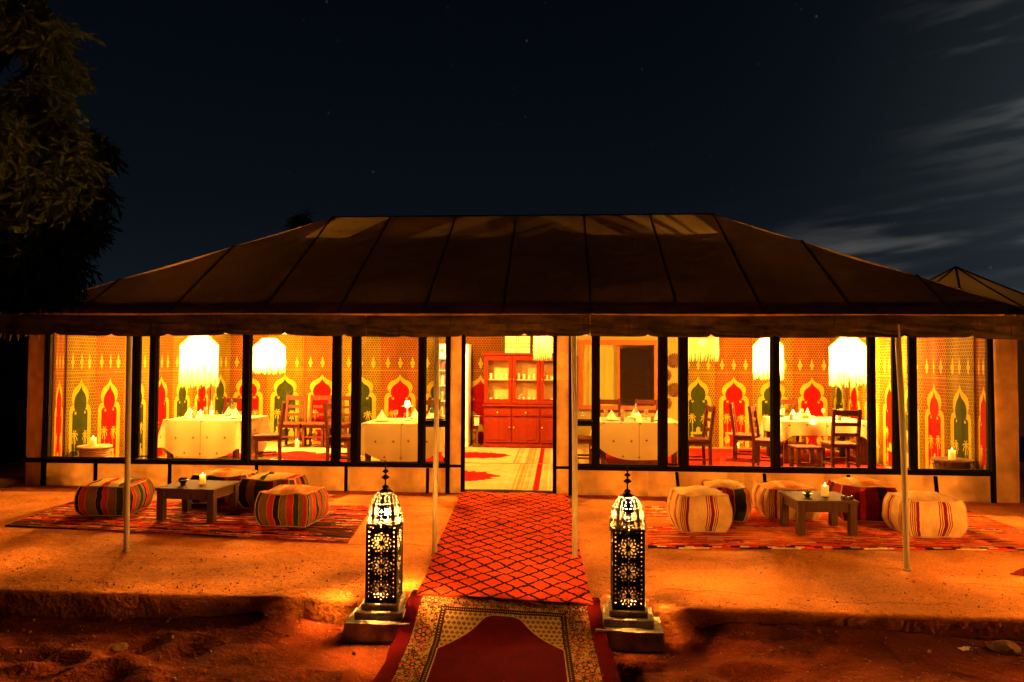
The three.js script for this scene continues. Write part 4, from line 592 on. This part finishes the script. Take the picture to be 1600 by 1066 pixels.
function diningTable(label, clothLabel, [x, z], [w, d], hang, seed) {
  const t = thing('dining_table', label, 'table', [x, 0.03, z], 0, 'dining tables in the tent'), H = 0.73;
  part('table_top', bx(0, H - 0.02, 0, w, 0.036, d, 0.004), M.chairWood, t);
  for (const a of [-1, 1]) for (const b of [-1, 1]) part('leg', bx(a * (w / 2 - 0.09), (H - 0.04) / 2, b * (d / 2 - 0.09), 0.08, H - 0.04, 0.08, 0.005), M.chairWood, t);
  const g = [], hw = w / 2 + 0.004, hd = d / 2 + 0.004, y0 = H + 0.006; // top
  const span = 2 * (Math.max(w, d) / 2 + 0.62), U = (X, Z) => [0.5 + X / span, 0.5 - Z / span];
  g.push(grid(10, 10, (u, v) => [lerp(-hw, hw, u), y0, lerp(hd, -hd, v)], (u, v) => U(lerp(-hw, hw, u), lerp(hd, -hd, v))));
  // skirt: walk round a rounded rectangle
  const rim = [], rc = 0.03; for (const [cx, cz, a0] of [[hw - rc, hd - rc, 0], [-hw + rc, hd - rc, 1], [-hw + rc, -hd + rc, 2], [hw - rc, -hd + rc, 3]]) for (let k = 0; k <= 4; k++) { const a = (a0 + k / 4) * Math.PI / 2; rim.push([cx + Math.cos(a) * rc, cz + Math.sin(a) * rc, Math.cos(a), Math.sin(a)]); }
  const path = []; for (let i = 0; i < rim.length; i++) { const p = rim[i], q = rim[(i + 1) % rim.length], L = Math.hypot(q[0] - p[0], q[1] - p[1]), n = Math.max(1, Math.round(L / 0.05)); for (let k = 0; k < n; k++) { const f = k / n, nx = lerp(p[2], q[2], f), nz = lerp(p[3], q[3], f); path.push([lerp(p[0], q[0], f), lerp(p[1], q[1], f), nx, nz]); } } path.push(path[0]);
  g.push(grid(path.length - 1, 10, (u, v) => { const i = Math.round(u * (path.length - 1)), [px, pz, nx, nz] = path[i]; const hg = hang(px, pz), cor = Math.pow(Math.abs(nx * nz) * 2, 0.8), out = v * (0.02 + 0.13 * cor + 0.018 * Math.sin(i * 0.55 + seed)) + 0.012 * v * v * Math.sin(i * 0.21); return [px + nx * out, y0 - hg * v, pz + nz * out]; }, (u, v) => { const i = Math.round(u * (path.length - 1)), [px, pz, nx, nz] = path[i], hg = hang(px, pz); return U(px + nx * hg * v, pz + nz * hg * v); }));
  const c = solo('tablecloth', g, M.cloth, clothLabel, 'tablecloth', [x, 0.03, z], 0, 'embroidered white tablecloths');
  return t;
}
const round = (R) => (x, z) => R - 0.57 - 0.2 * Math.pow(Math.min(1, Math.abs(x) / 0.66), 3) * Math.pow(Math.min(1, Math.abs(z) / 0.58), 3);
diningTable('dining table under the round white cloth in the far left window', 'bright white round tablecloth hanging low on the far left dining table', [-5.2, -2.42], [1.3, 1.15], round(1.19), 1);
diningTable('dining table under the round cloth left of the doorway', 'cream round tablecloth with small stars on the table left of the doorway', [-1.82, -2.2], [1.28, 1.15], round(1.16), 2);
diningTable('dining table under the round cloth right of the doorway', 'cream round tablecloth with small stars on the table below the back window', [1.98, -2.9], [1.34, 1.15], round(1.18), 3);
diningTable('dining table under the short square cloth in the right window', 'white square tablecloth with short drop and pointed corners on the right dining table', [5.22, -3.55], [1.5, 1.1], (x, z) => 0.24 + 0.2 * Math.pow(clamp((Math.abs(x) - 0.55) / 0.2), 2) * Math.pow(clamp((Math.abs(z) - 0.35) / 0.2), 2), 4);
// place settings
const TY = 0.03 + 0.737;
function plate(label, x, z) { return solo('plate', lathe([[0.001, 0.004], [0.08, 0.003], [0.085, 0.008], [0.13, 0.018], [0.132, 0.021], [0.084, 0.012], [0.001, 0.009]], 28), M.porcelain, label, 'plate', [x, TY, z], 0, 'white plates on the dining tables'); }
function napkin(label, x, z, turn) { return solo('napkin', new THREE.ConeGeometry(0.11, 0.17, 4, 1, true).translate(0, 0.085, 0).scale(1, 1, 0.6), M.napkin, label, 'napkin', [x, TY + 0.013, z], turn, 'folded white napkins'); }
function glassCup(label, x, z) { return solo('wine_glass', lathe([[0.001, 0.002], [0.032, 0.001], [0.03, 0.005], [0.004, 0.01], [0.004, 0.08], [0.02, 0.092], [0.036, 0.12], [0.037, 0.14], [0.031, 0.18]], 18), M.stem, label, 'glass', [x, TY, z], 0, 'wine glasses on the dining tables'); }
function bottle(label, x, z, mat = M.bottle) { const t = thing('wine_bottle', label, 'bottle', [x, TY, z], 0, 'bottles on the dining tables'); part('bottle_body', lathe([[0.001, 0.001], [0.036, 0.002], [0.037, 0.01], [0.037, 0.18], [0.03, 0.21], [0.014, 0.24], [0.0135, 0.3], [0.015, 0.305], [0.001, 0.306]], 20), mat, t); part('bottle_label', lathe([[0.0376, 0.06], [0.0376, 0.14]], 20), std([0.7, 0.62, 0.45], 0.7), t); return t; }
const T = [['far left table', -5.2, -2.42], ['table left of the door', -1.82, -2.2], ['table right of the door', 1.98, -2.9], ['right dining table', 5.22, -3.55]];
for (const [n, cx, cz] of T) {
  for (const [s, dx, dz] of [['left', -0.42, 0.15], ['right', 0.36, 0.1], ['back', 0.02, -0.4]]) { plate(`white plate at the ${s} place of the ${n}`, cx + dx, cz + dz); napkin(`folded white napkin, ${s} place of the ${n}`, cx + dx, cz + dz, 0.6 + dx); }
  for (const [s, dx, dz] of [['left', -0.22, 0.0], ['middle', 0.2, -0.12], ['right', 0.5, -0.1], ['far left', -0.5, -0.15]]) glassCup(`clear wine glass at the ${s} of the ${n}`, cx + dx, cz + dz);
}
candle('lit candle on the far left dining table', [-5.29, TY, -2.0], 0.045, 0.13, CANDLE * 1.4);
candle('lit candle on the table left of the door', [-1.62, TY, -1.75], 0.042, 0.12, CANDLE * 1.4);
candle('lit candle on the table right of the door', [1.98, TY, -2.42], 0.042, 0.13, CANDLE * 1.4);
candle('lit candle on the right dining table', [4.85, TY, -3.2], 0.036, 0.12, CANDLE * 1.4);
bottle('clear bottle behind the candle on the far left dining table', -5.2, -2.2, M.stem);
bottle('dark wine bottle on the far left dining table', -5.02, -2.55);
bottle('dark wine bottle on the table left of the door', -1.42, -2.1);
bottle('clear bottle behind the candle on the table right of the door', 1.96, -2.62, M.stem);
bottle('dark wine bottle on the right dining table', 4.72, -3.75);
for (const [n, x, z] of [['far left table, left of the candle', -5.48, -2.15], ['table left of the door, right end', -1.25, -1.95], ['table below the back window, left of its candle', 1.72, -2.5], ['table below the back window, right of its candle', 2.22, -2.5], ['right dining table, near its front edge', 5.5, -3.15], ['right dining table, near its left corner', 4.7, -3.2]]) { const t = thing('drink_glass', `short dark red drink on the ${n}`, 'glass', [x, TY, z], 0, 'short glasses of dark drink'); part('tumbler', lathe([[0.001, 0.002], [0.03, 0], [0.037, 0.11], [0.034, 0.11], [0.027, 0.008]], 18), M.stem, t); part('drink', lathe([[0.001, 0.009], [0.026, 0.01], [0.032, 0.08], [0.001, 0.08]], 18), std([0.05, 0.006, 0.004], 0.2), t); }
{ // cane lamp with a lit shade on the table left of the door
  const t = thing('table_lamp', 'small white lamp with a flared top on the table left of the door', 'lamp', [-1.86, TY, -2.25]);
  part('stand', lathe([[0.001, 0], [0.06, 0.002], [0.05, 0.02], [0.014, 0.04], [0.012, 0.2], [0.05, 0.23]], 18), M.white, t); part('lamp_shade', lathe([[0.1, 0.24], [0.06, 0.235], [0.045, 0.3], [0.03, 0.33]], 20), M.fringe, t);
  part('bulb', new THREE.SphereGeometry(0.022, 10, 8).translate(0, 0.3, 0), pendGlow, t); pointLight('lamp_light', [0, 0.3, 0], WARM, 7, t, 1);
}
{ const t = thing('bread_basket', 'round woven bread basket with white cloth on the right dining table', 'basket', [5.02, TY, -3.62]); part('basket_body', lathe([[0.001, 0.004], [0.1, 0], [0.13, 0.07], [0.126, 0.075], [0.098, 0.01]], 22), M.straw, t); const R = rng(3); for (let k = 0; k < 5; k++) part('bread_roll', new THREE.SphereGeometry(0.05, 12, 8).scale(1, 0.7, 1).translate(Math.cos(k * 1.26) * 0.055, 0.06, Math.sin(k * 1.26) * 0.055), std([0.5, 0.25, 0.08], 0.8), t); }
// corner tables with candles
{
  const t = thing('basket_table', 'round woven basket table with a straw top in the left corner window', 'table', [-6.12, 0.03, -0.55]); const ring = []; for (let k = 0; k < 12; k++) ring.push(new THREE.TorusGeometry(0.19, 0.018, 6, 30).rotateX(Math.PI / 2).translate(0, 0.03 + k * 0.034, 0)); part('basket_body', ring, std([0.22, 0.1, 0.04], 0.8), t); part('straw_top', lathe([[0.001, 0.44], [0.23, 0.435], [0.235, 0.45], [0.22, 0.465], [0.001, 0.462]], 28), M.straw, t);
  candle('lit candle on the woven basket table in the left corner', [-6.1, 0.494, -0.48], 0.042, 0.12, CANDLE, 'pillar candles');
  const w = thing('wooden_tub', 'dark wooden stave tub used as table in the right corner window', 'table', [5.94, 0.03, -0.5]); for (let k = 0; k < 18; k++) { const a = k / 18 * 6.283; const g = bx(0, 0.21, 0.2, 0.067, 0.42, 0.02, 0.003); g.rotateY(a); part('stave', g, M.chairWood, w); } for (const y of [0.09, 0.34]) part('hoop', lathe([[0.214, y], [0.217, y], [0.217, y + 0.03], [0.214, y + 0.03]], 30), M.iron, w); part('table_top', lathe([[0.001, 0.42], [0.25, 0.42], [0.252, 0.435], [0.25, 0.45], [0.001, 0.45]], 30), M.darkWood, w);
  candle('lit candle on the wooden tub in the right corner', [5.9, 0.482, -0.42], 0.042, 0.125, CANDLE, 'pillar candles');
  candle('lit candle on the floor in front of the row of three chairs', [-4.5, 0.045, -4.3], 0.04, 0.13, CANDLE * 0.6);
  candle('lit candle on the floor by the right back wall', [4.28, 0.045, -5.2], 0.035, 0.1, CANDLE * 0.5);
}
// red glazed cupboard opposite the door
{
  const t = thing('red_cupboard', 'red wooden cupboard with glazed upper doors opposite the entrance', 'cupboard', [0, 0.03, -5.1]), x0 = -0.86, x1 = 0.86, w = x1 - x0, m = M.hutchWood, c = w / 3, zf = 0.22;
  part('back_lining', bx(0, 1.36, -0.186, w - 0.06, 0.96, 0.006), std([0.55, 0.3, 0.07], 0.7), t);
  part('carcass', [bx(0, 0.03, 0, w + 0.02, 0.06, 0.44), bx(0, 0.44, -0.01, w, 0.76, 0.42), bx(0, 0.84, 0, w + 0.05, 0.035, 0.5, 0.006)], m, t);
  part('upper_case', [bx(0, 1.36, -0.2, w, 1.0, 0.02), bx(x0 + 0.012, 1.36, -0.03, 0.024, 1.0, 0.32), bx(x1 - 0.012, 1.36, -0.03, 0.024, 1.0, 0.32), bx(0, 1.85, -0.03, w - 0.048, 0.024, 0.32), bx(-c / 2, 1.36, -0.03, 0.02, 0.96, 0.3), bx(c / 2, 1.36, -0.03, 0.02, 0.96, 0.3)], m, t);
  part('cornice', bx(0, 1.885, -0.01, w + 0.06, 0.045, 0.4, 0.01), m, t);
  const sh = std([0.6, 0.32, 0.1], 0.6); for (const y of [0.87, 1.36]) part('shelf', bx(0, y, -0.04, w - 0.05, 0.018, 0.28), sh, t);
  for (let k = 0; k < 3; k++) {
    const cx = x0 + c * (k + 0.5), d = part('cupboard_door', [bx(cx, 0.345, zf - 0.005, c - 0.03, 0.5, 0.022, 0.004), bx(cx, 0.345, zf + 0.008, c - 0.13, 0.4, 0.014, 0.006)], m, t); part('knob', new THREE.SphereGeometry(0.016, 10, 8).translate(cx + (k === 0 ? 1 : -1) * (c / 2 - 0.045), 0.4, zf + 0.02), M.brass, d);
    const dr = part('drawer', [bx(cx, 0.7, zf - 0.005, c - 0.03, 0.15, 0.022, 0.004), bx(cx, 0.7, zf + 0.007, c - 0.09, 0.1, 0.012, 0.004)], m, t); part('knob', new THREE.SphereGeometry(0.016, 10, 8).translate(cx, 0.7, zf + 0.022), M.brass, dr);
    const zu = 0.135, f = 0.07, gd = part('glazed_door', [bx(cx - c / 2 + f / 2 + 0.006, 1.36, zu, f, 0.97, 0.026, 0.004), bx(cx + c / 2 - f / 2 - 0.006, 1.36, zu, f, 0.97, 0.026, 0.004), bx(cx, 0.92, zu, c - 2 * f - 0.012, 0.09, 0.024), bx(cx, 1.8, zu, c - 2 * f - 0.012, 0.09, 0.024)], m, t); part('pane', new THREE.PlaneGeometry(c - 2 * f - 0.012, 0.79).translate(cx, 1.36, zu), M.glass, gd); part('knob', new THREE.SphereGeometry(0.012, 8, 6).translate(cx + (k === 0 ? 1 : -1) * (c / 2 - 0.035), 1.37, zu + 0.018), M.brass, gd);
  }
  const gl = std([0.7, 0.6, 0.4], 0.15), R = rng(31);
  const ORD = ['first', 'second', 'third', 'fourth', 'fifth', 'sixth'];
  for (let k = 0; k < 3; k++) for (const y of [0.909, 1.399]) for (let i = 0; i < 4; i++) { const x = x0 + c * (k + 0.22 + i * 0.19), hh = 0.06 + R() * 0.07; solo('drinking_glass', lathe([[0.001, 0.002], [0.026, 0], [0.032, hh], [0.029, hh], [0.024, 0.006], [0.001, 0.007]], 12), gl, `${ORD[i]} pale tumbler from the left, ${y > 1 ? 'upper' : 'lower'} shelf, ${['left', 'middle', 'right'][k]} glazed door of red cupboard`, 'glass', [x, y, -5.1 - 0.02 + R() * 0.06], 0, `tumblers on the ${y > 1 ? 'upper' : 'lower'} ${['left', 'middle', 'right'][k]} cupboard shelf`); }
}
{ // glass fronted drinks fridge
  const t = thing('drinks_fridge', 'white glass fronted drinks fridge left of the red cupboard', 'fridge', [-1.5, 0.03, -5.05]), w = 0.66, h = 2.08, m = M.white;
  part('cabinet', [bx(-w / 2 + 0.02, h / 2, 0, 0.04, h, 0.5), bx(w / 2 - 0.02, h / 2, 0, 0.04, h, 0.5), bx(0, h / 2, -0.23, w - 0.08, h, 0.04), bx(0, 0.08, 0.02, w - 0.08, 0.16, 0.46)], m, t);
  part('sign_panel', bx(0, h - 0.12, 0.03, w - 0.08, 0.24, 0.46, 0.01), m, t);
  part('sign_emblem', [-0.2, -0.07, 0.07, 0.2].map((x) => new THREE.CylinderGeometry(0.045, 0.045, 0.004, 5).rotateX(Math.PI / 2).translate(x, h - 0.13, 0.264)), std([0.3, 0.1, 0.03], 0.6), t);
  const d = part('fridge_door', [bx(-w / 2 + 0.035, 1.0, 0.265, 0.07, 1.68, 0.03, 0.005), bx(w / 2 - 0.035, 1.0, 0.265, 0.07, 1.68, 0.03, 0.005), bx(0, 1.81, 0.265, w - 0.14, 0.06, 0.028), bx(0, 0.2, 0.265, w - 0.14, 0.08, 0.028)], m, t); part('pane', new THREE.PlaneGeometry(w - 0.14, 1.54).translate(0, 1.01, 0.262), M.glass, d); part('handle', bx(-w / 2 + 0.03, 1.05, 0.295, 0.02, 0.3, 0.025, 0.006), M.black, d);
  for (let k = 0; k < 5; k++) part('wire_shelf', bx(0, 0.3 + k * 0.31, 0.02, w - 0.1, 0.012, 0.4), std([0.6, 0.58, 0.5], 0.4), t);
  const cols = [[0.5, 0.06, 0.03], [0.6, 0.35, 0.05], [0.12, 0.2, 0.05], [0.5, 0.4, 0.25], [0.3, 0.05, 0.02]];
  for (let k = 0; k < 5; k++) for (let i = 0; i < 6; i++) solo('drink_bottle', lathe([[0.001, 0.002], [0.028, 0], [0.033, 0.01], [0.033, 0.13], [0.022, 0.17], [0.014, 0.2], [0.001, 0.2]], 12), std(cols[(k + (i >> 1)) % 5], 0.35), `${i % 2 ? 'right' : 'left'} one of two ${['red', 'yellow', 'green', 'beige', 'dark red'][(k + (i >> 1)) % 5]} bottles, ${['lowest', 'second lowest', 'middle', 'second highest', 'top'][k]} shelf of drinks fridge`, 'bottle', [-1.5 - 0.22 + i * 0.088, 0.336 + k * 0.31, -4.96], 0, `${['red', 'yellow', 'green', 'beige', 'dark red'][(k + (i >> 1)) % 5]} bottles on fridge shelf ${['one', 'two', 'three', 'four', 'five'][k]}`);
}
{ // narrow stand between fridge and cupboard
  const t = thing('narrow_stand', 'narrow dark stand with a white cloth between fridge and cupboard', 'stand', [-1.0, 0.03, -4.98]); part('post', bx(0, 0.3, 0, 0.04, 0.6, 0.04), M.darkWood, t); part('foot', bx(0, 0.015, 0, 0.16, 0.03, 0.16), M.darkWood, t); part('stand_top', lathe([[0.001, 0.6], [0.1, 0.6], [0.1, 0.62], [0.001, 0.62]], 18), M.darkWood, t); part('cloth', grid(8, 6, (u, v) => [lerp(-0.05, 0.05, u), 0.63 - 0.2 * v * v, 0.02 + 0.09 * Math.sqrt(v) + 0.008 * Math.sin(u * 14)]), M.napkin, t);
}
// wall decorations
const poster = (seed) => std(null, 0.7, { map: canvasTex(256, 192, (x, w, h) => { x.fillStyle = s2(0.72, 0.55, 0.25); x.fillRect(0, 0, w, h); const R = rng(seed); for (const cx of [0.28, 0.72]) { x.fillStyle = s2(0.45, 0.14, 0.05); x.beginPath(); x.ellipse(cx * w, h * 0.5, 24, 36, 0.3, 0, 7); x.fill(); x.fillStyle = s2(0.2, 0.06, 0.03); x.fillRect(cx * w - 6, h * 0.35, 22, 14); } x.strokeStyle = s2(0.4, 0.2, 0.08); x.lineWidth = 6; x.strokeRect(6, 6, w - 12, h - 12); x.beginPath(); x.moveTo(w / 2, 8); x.lineTo(w / 2, h - 8); x.stroke(); }) });
solo('wall_print', bx(-0.2, 2.1, -5.33, 0.52, 0.38, 0.02), poster(1), 'pale framed print of two shapes above the red cupboard', 'print');
solo('wall_print', bx(0.62, 2.1, -5.33, 0.3, 0.36, 0.02), poster(2), 'pale framed print beside the pendant above the right of the cupboard', 'print');
{
  const mk = (r) => { const g = [lathe([[0.001, 0.0], [r * 0.55, 0.006], [r * 0.6, 0.02], [r * 0.3, 0.012], [0.001, 0.016]], 24).rotateX(Math.PI / 2)]; for (let k = 0; k < 20; k++) { const a = k / 20 * 6.283; g.push(new THREE.SphereGeometry(r * 0.11, 8, 6).scale(2.2, 0.9, 0.6).translate(r * 0.78, 0, 0.01).rotateZ(a)); } return g; };
  const m = std([0.045, 0.018, 0.006], 0.85);
  for (const [n, x, y, r] of [['upper', 3.05, 1.8, 0.16], ['middle', 3.05, 1.2, 0.155], ['upper left', 2.86, 1.5, 0.14], ['lower left', 2.86, 0.92, 0.14]]) solo('woven_disc', mk(r), m, `dark woven disc with petal rim on the yellow wall, the ${n} one`, 'wall disc', [x, y, -5.37], 0, 'woven discs beside the back window');
}

// ───────────────────────── tree, far tent and what stands beyond ─────────────────────────
const barkM = std([0.12, 0.065, 0.03], 0.95, { bumpMap: roughBump, bumpScale: 0.02 });
function leafTree(name, label, [x, y, z], trunkH, blobs, nSpr, leafLen, seed, trunkR, limbs = true) {
  const t = thing(name, label, 'tree', [x, y, z]), R = rng(seed);
  part('trunk', tube([[0, 0, 0], [0.1, trunkH * 0.35, 0.06], [-0.06, trunkH * 0.7, -0.08], [0.1, trunkH, 0]], trunkR, 20, 10), barkM, t);
  if (limbs) for (const [bxx, by, bz] of blobs) part('limb', tube([[0, trunkH * 0.55, 0], [bxx * 0.35, lerp(trunkH * 0.55, by, 0.45) + 0.15, bz * 0.35], [bxx * 0.85, by, bz * 0.85]], trunkR * 0.22, 14, 7), barkM, t);
  const lf = []; for (let k = 0; k < 9; k++) { const a = k * 2.4, g = grid(1, 3, (u, v) => [(u - 0.5) * 0.026 * Math.sin(Math.PI * (0.12 + 0.85 * v)), -leafLen * v + 0.0, 0.03 * v * v + 0.006 * Math.abs(u - 0.5)]); g.rotateX(0.35 + 1.0 * R()); g.rotateY(a); g.translate(0, -k * 0.024, 0); lf.push(g); }
  lf.push(bar([0, 0.02, 0], [0, -0.24, 0.01], 0.005, 0.005, 0));
  const leafM = thin([0.17, 0.22, 0.06], 0.2, { roughness: 0.8 });
  const im = new THREE.InstancedMesh(merge(lf), leafM, nSpr), m = new THREE.Matrix4(), q = new THREE.Quaternion(), e = new THREE.Euler(), col = new THREE.Color();
  for (let i = 0; i < nSpr; i++) { const b = blobs[Math.floor(R() * blobs.length)], a = R() * 6.283, cz = R() * 2 - 1, rr = b[3] * Math.pow(R(), 0.42), s = Math.sqrt(1 - cz * cz); const p = V(b[0] + Math.cos(a) * s * rr, b[1] + cz * rr * 0.8, b[2] + Math.sin(a) * s * rr); e.set((R() - 0.5) * 1.9, R() * 6.283, (R() - 0.5) * 1.9); q.setFromEuler(e); const sc = p.y < 2.75 ? 0.0001 : 0.7 + R() * 0.8; m.compose(p, q, V(sc, sc, sc)); im.setMatrixAt(i, m); const k = 0.6 + 0.7 * R(); col.setRGB(k * (0.9 + 0.25 * R()), k, k * 0.8); im.setColorAt(i, col); }
  im.name = 'crown'; im.userData.kind = 'stuff'; im.castShadow = im.receiveShadow = true; t.add(im); return t;
}
{
  const R = rng(404), bl = []; for (let k = 0; k < 34; k++) { const y = 2.7 + R() * 5.6, ex = y < 5.6 ? 1.9 : lerp(1.9, 0.9, (y - 5.6) / 2.7); bl.push([-1.6 + R() * (1.4 + ex), y, -1.4 + R() * 2.6, 0.32 + R() * 0.34]); }
  bl.push([1.85, 4.35, 0.2, 0.3], [1.65, 4.7, 0.3, 0.35], [1.9, 3.9, 0, 0.25], [1.5, 5.3, 0.1, 0.4], [1.45, 3.4, 0.3, 0.4], [1.2, 2.9, 0.2, 0.4], [1.2, 5.9, 0, 0.4], [1.0, 6.8, 0.1, 0.4], [1.75, 4.9, 0.2, 0.3], [0.9, 2.9, 0.2, 0.45], [1.1, 3.3, 0, 0.45], [0.5, 2.75, 0.1, 0.4], [1.35, 3.9, 0.2, 0.4], [0.2, 3.1, 0.3, 0.5], [0.9, 2.65, 0.1, 0.3]); for (const b of bl) { if (b[0] > 1) b[0] -= 0.3; const k = 0.73; b[0] = (b[0] - 8.05 - 0.645) * k + 0.645 + 6.6; b[1] = (b[1] - 0.1 - 1.75) * k + 1.75 + 0.2; b[2] = (b[2]) * k * 0.8; b[3] *= k; }
  leafTree('narrow_leaved_tree', 'tall drooping tree with narrow leaves at the left end of the tent', [-6.6, -0.2, 2.1], 4.9, bl, 9500, 0.095, 405, 0.13);
}
leafTree('distant_tree', 'dark top of a distant tree rising behind the roof', [-9.3, -0.3, -17], 7.4, [[0, 6.4, 0, 0.5], [0.1, 7.0, 0, 0.42], [0.05, 7.5, 0, 0.28], [-0.2, 5.6, 0, 0.7], [0.3, 5.7, 0, 0.6], [0, 4.6, 0, 0.9]], 700, 0.3, 406, 0.14, false);
{
  const t = thing('far_tent', 'pale peaked tent with dark seams behind the right end of the roof', 'tent', [13.7, -0.1, -14.6], 0.35), H = 5.05, W = 3.6, EYE = 2.6;
  const m = thin([0.3, 0.2, 0.09], 0.25, { bumpMap: wrinkleBump, bumpScale: 0.02 }); const ct = [[-W, W], [0, W * 1.12], [W, W], [W * 1.12, 0], [W, -W], [0, -W * 1.12], [-W, -W], [-W * 1.12, 0]];
  for (let k = 0; k < 8; k++) { const a = ct[k], b = ct[(k + 1) % 8]; part('roof_panel', grid(6, 8, (u, v) => { const px = lerp(a[0], b[0], u), pz = lerp(a[1], b[1], u); return [px * (1 - v), lerp(EYE, H, v) - 0.12 * Math.sin(Math.PI * v), pz * (1 - v)]; }), m, t); part('roof_seam', [0, 1, 2, 3].map((i) => { const P = (v) => [a[0] * (1 - v), lerp(EYE, H, v) - 0.12 * Math.sin(Math.PI * v) + 0.012, a[1] * (1 - v)]; return bar(P(i / 4), P((i + 1) / 4), 0.07, 0.03, 0); }), M.seam, t); part('wall_panel', grid(4, 3, (u, v) => [lerp(a[0], b[0], u) * 0.98, lerp(0, EYE, v), lerp(a[1], b[1], u) * 0.98]), m, t); }
  const lamp = part('hanging_lamp', new THREE.SphereGeometry(0.09, 12, 8).translate(0, 2.9, 0), std([0, 0, 0], 0.5, { emissive: lin(1, 0.6, 0.2), emissiveIntensity: 8 }), t); pointLight('tent_lamp_light', [0, 2.9, 0], WARM, 9, t, 4);
}
{ const g = []; for (let i = 0; i < 12; i++) { const x = -34 + i * 2.2; g.push(grid(6, 4, (u, v) => [x + u * 2.2, -0.3 + v * (3.15 + 0.5 * fbm(x + u * 2.2, 3, 3)), -13 + 0.3 * Math.sin(x)])); g.push(grid(6, 1, (u, v) => [x + u * 2.2, 2.85 + 0.5 * fbm(x + u * 2.2, 3, 3), -13 + 0.3 * Math.sin(x) - 0.4 * v])); } solo('mud_wall', g, std([0.22, 0.13, 0.07], 0.95, { bumpMap: roughBump, bumpScale: 0.03 }), 'dark mud wall in the distance left of the tent', 'wall'); }
solo('yard_wall', [grid(12, 8, (u, v) => [lerp(-0.5, 5, u), lerp(-0.25, 2.3, v), -7.4 + 0.06 * fbm(u * 9, v * 5, 3)]), grid(12, 1, (u, v) => [lerp(-0.5, 5, u), 2.3, -7.4 - 0.3 * v])], std([0.2, 0.09, 0.035], 0.95, { bumpMap: roughBump, bumpScale: 0.03 }), 'dark earth wall behind the tent, seen through the back window', 'wall');
{
  const R = rng(606), g = new THREE.IcosahedronGeometry(1, 1), N = 2600, im = new THREE.InstancedMesh(g, std([0.3, 0.14, 0.055], 0.95), N), m = new THREE.Matrix4(), q = new THREE.Quaternion(), e = new THREE.Euler(), c = new THREE.Color();
  for (let i = 0; i < N; i++) { const onT = i < 1100; const x = -6 + R() * 12.5, z = onT ? 4.2 - 1.9 * R() * R() : 4.3 + R() * 1.9, sz = (onT ? 0.003 : 0.004) + (onT ? 0.006 : 0.012) * Math.pow(R(), 5); e.set(R() * 6, R() * 6, R() * 6); q.setFromEuler(e); m.compose(V(x, onT ? 0.004 : groundY(x, z) + sz * 0.3, z), q, V(sz * 1.3, sz * 0.8, sz)); im.setMatrixAt(i, m); const k = 0.5 + R(); c.setRGB(k, k * (0.85 + 0.3 * R()), k); im.setColorAt(i, c); }
  im.name = 'pebbles'; im.userData = { kind: 'stuff', label: 'small pebbles and grit scattered over sand and terrace edge', category: 'pebbles' }; scene.add(im);
}
// stones and litter on the sand
{
  const R = rng(505), mk = (s, seed) => { const g = new THREE.IcosahedronGeometry(s, 3), p = g.attributes.position; for (let i = 0; i < p.count; i++) { const v = V(p.getX(i), p.getY(i), p.getZ(i)), k = 1 + (fbm(v.x / s * 1.3 + seed, v.y / s * 1.3 + v.z / s, 3) - 0.5) * 0.7; p.setXYZ(i, v.x * k * 1.3, v.y * k * 0.7, v.z * k); } g.computeVertexNormals(); return g; };
  const m = std([0.2, 0.1, 0.05], 0.95, { bumpMap: roughBump, bumpScale: 0.008 });
  solo('stone', mk(0.075, 2), m, 'brown stone on the sand below the right end of the terrace edge', 'stone', [3.62, -0.15, 4.42], 0.3);
  solo('stone', mk(0.05, 5), m, 'small stone on the dark sand at the bottom left', 'stone', [-2.3, -0.2, 4.75], 0.9);
  solo('stone', mk(0.16, 9), m, 'pale stone on the ground beyond the left tent corner', 'stone', [-6.98, 0.03, 0.15], 0.4);
  const li = []; for (let i = 0; i < 3; i++) li.push(grid(4, 4, (u, v) => [(u - 0.5) * 0.07 + i * 0.03, 0.012 + 0.02 * fbm(u * 4 + i, v * 4, 2), (v - 0.5) * 0.05 + i * 0.01])); solo('paper_scrap', li, std([0.6, 0.5, 0.36], 0.8), 'pale crumpled scrap beside the stone on the right sand', 'scrap', [3.35, -0.165, 4.44], 0.5);
}

scene.traverse((o) => { if (o.isMesh) o.castShadow = o.receiveShadow = true; });
renderer.render(scene, camera);
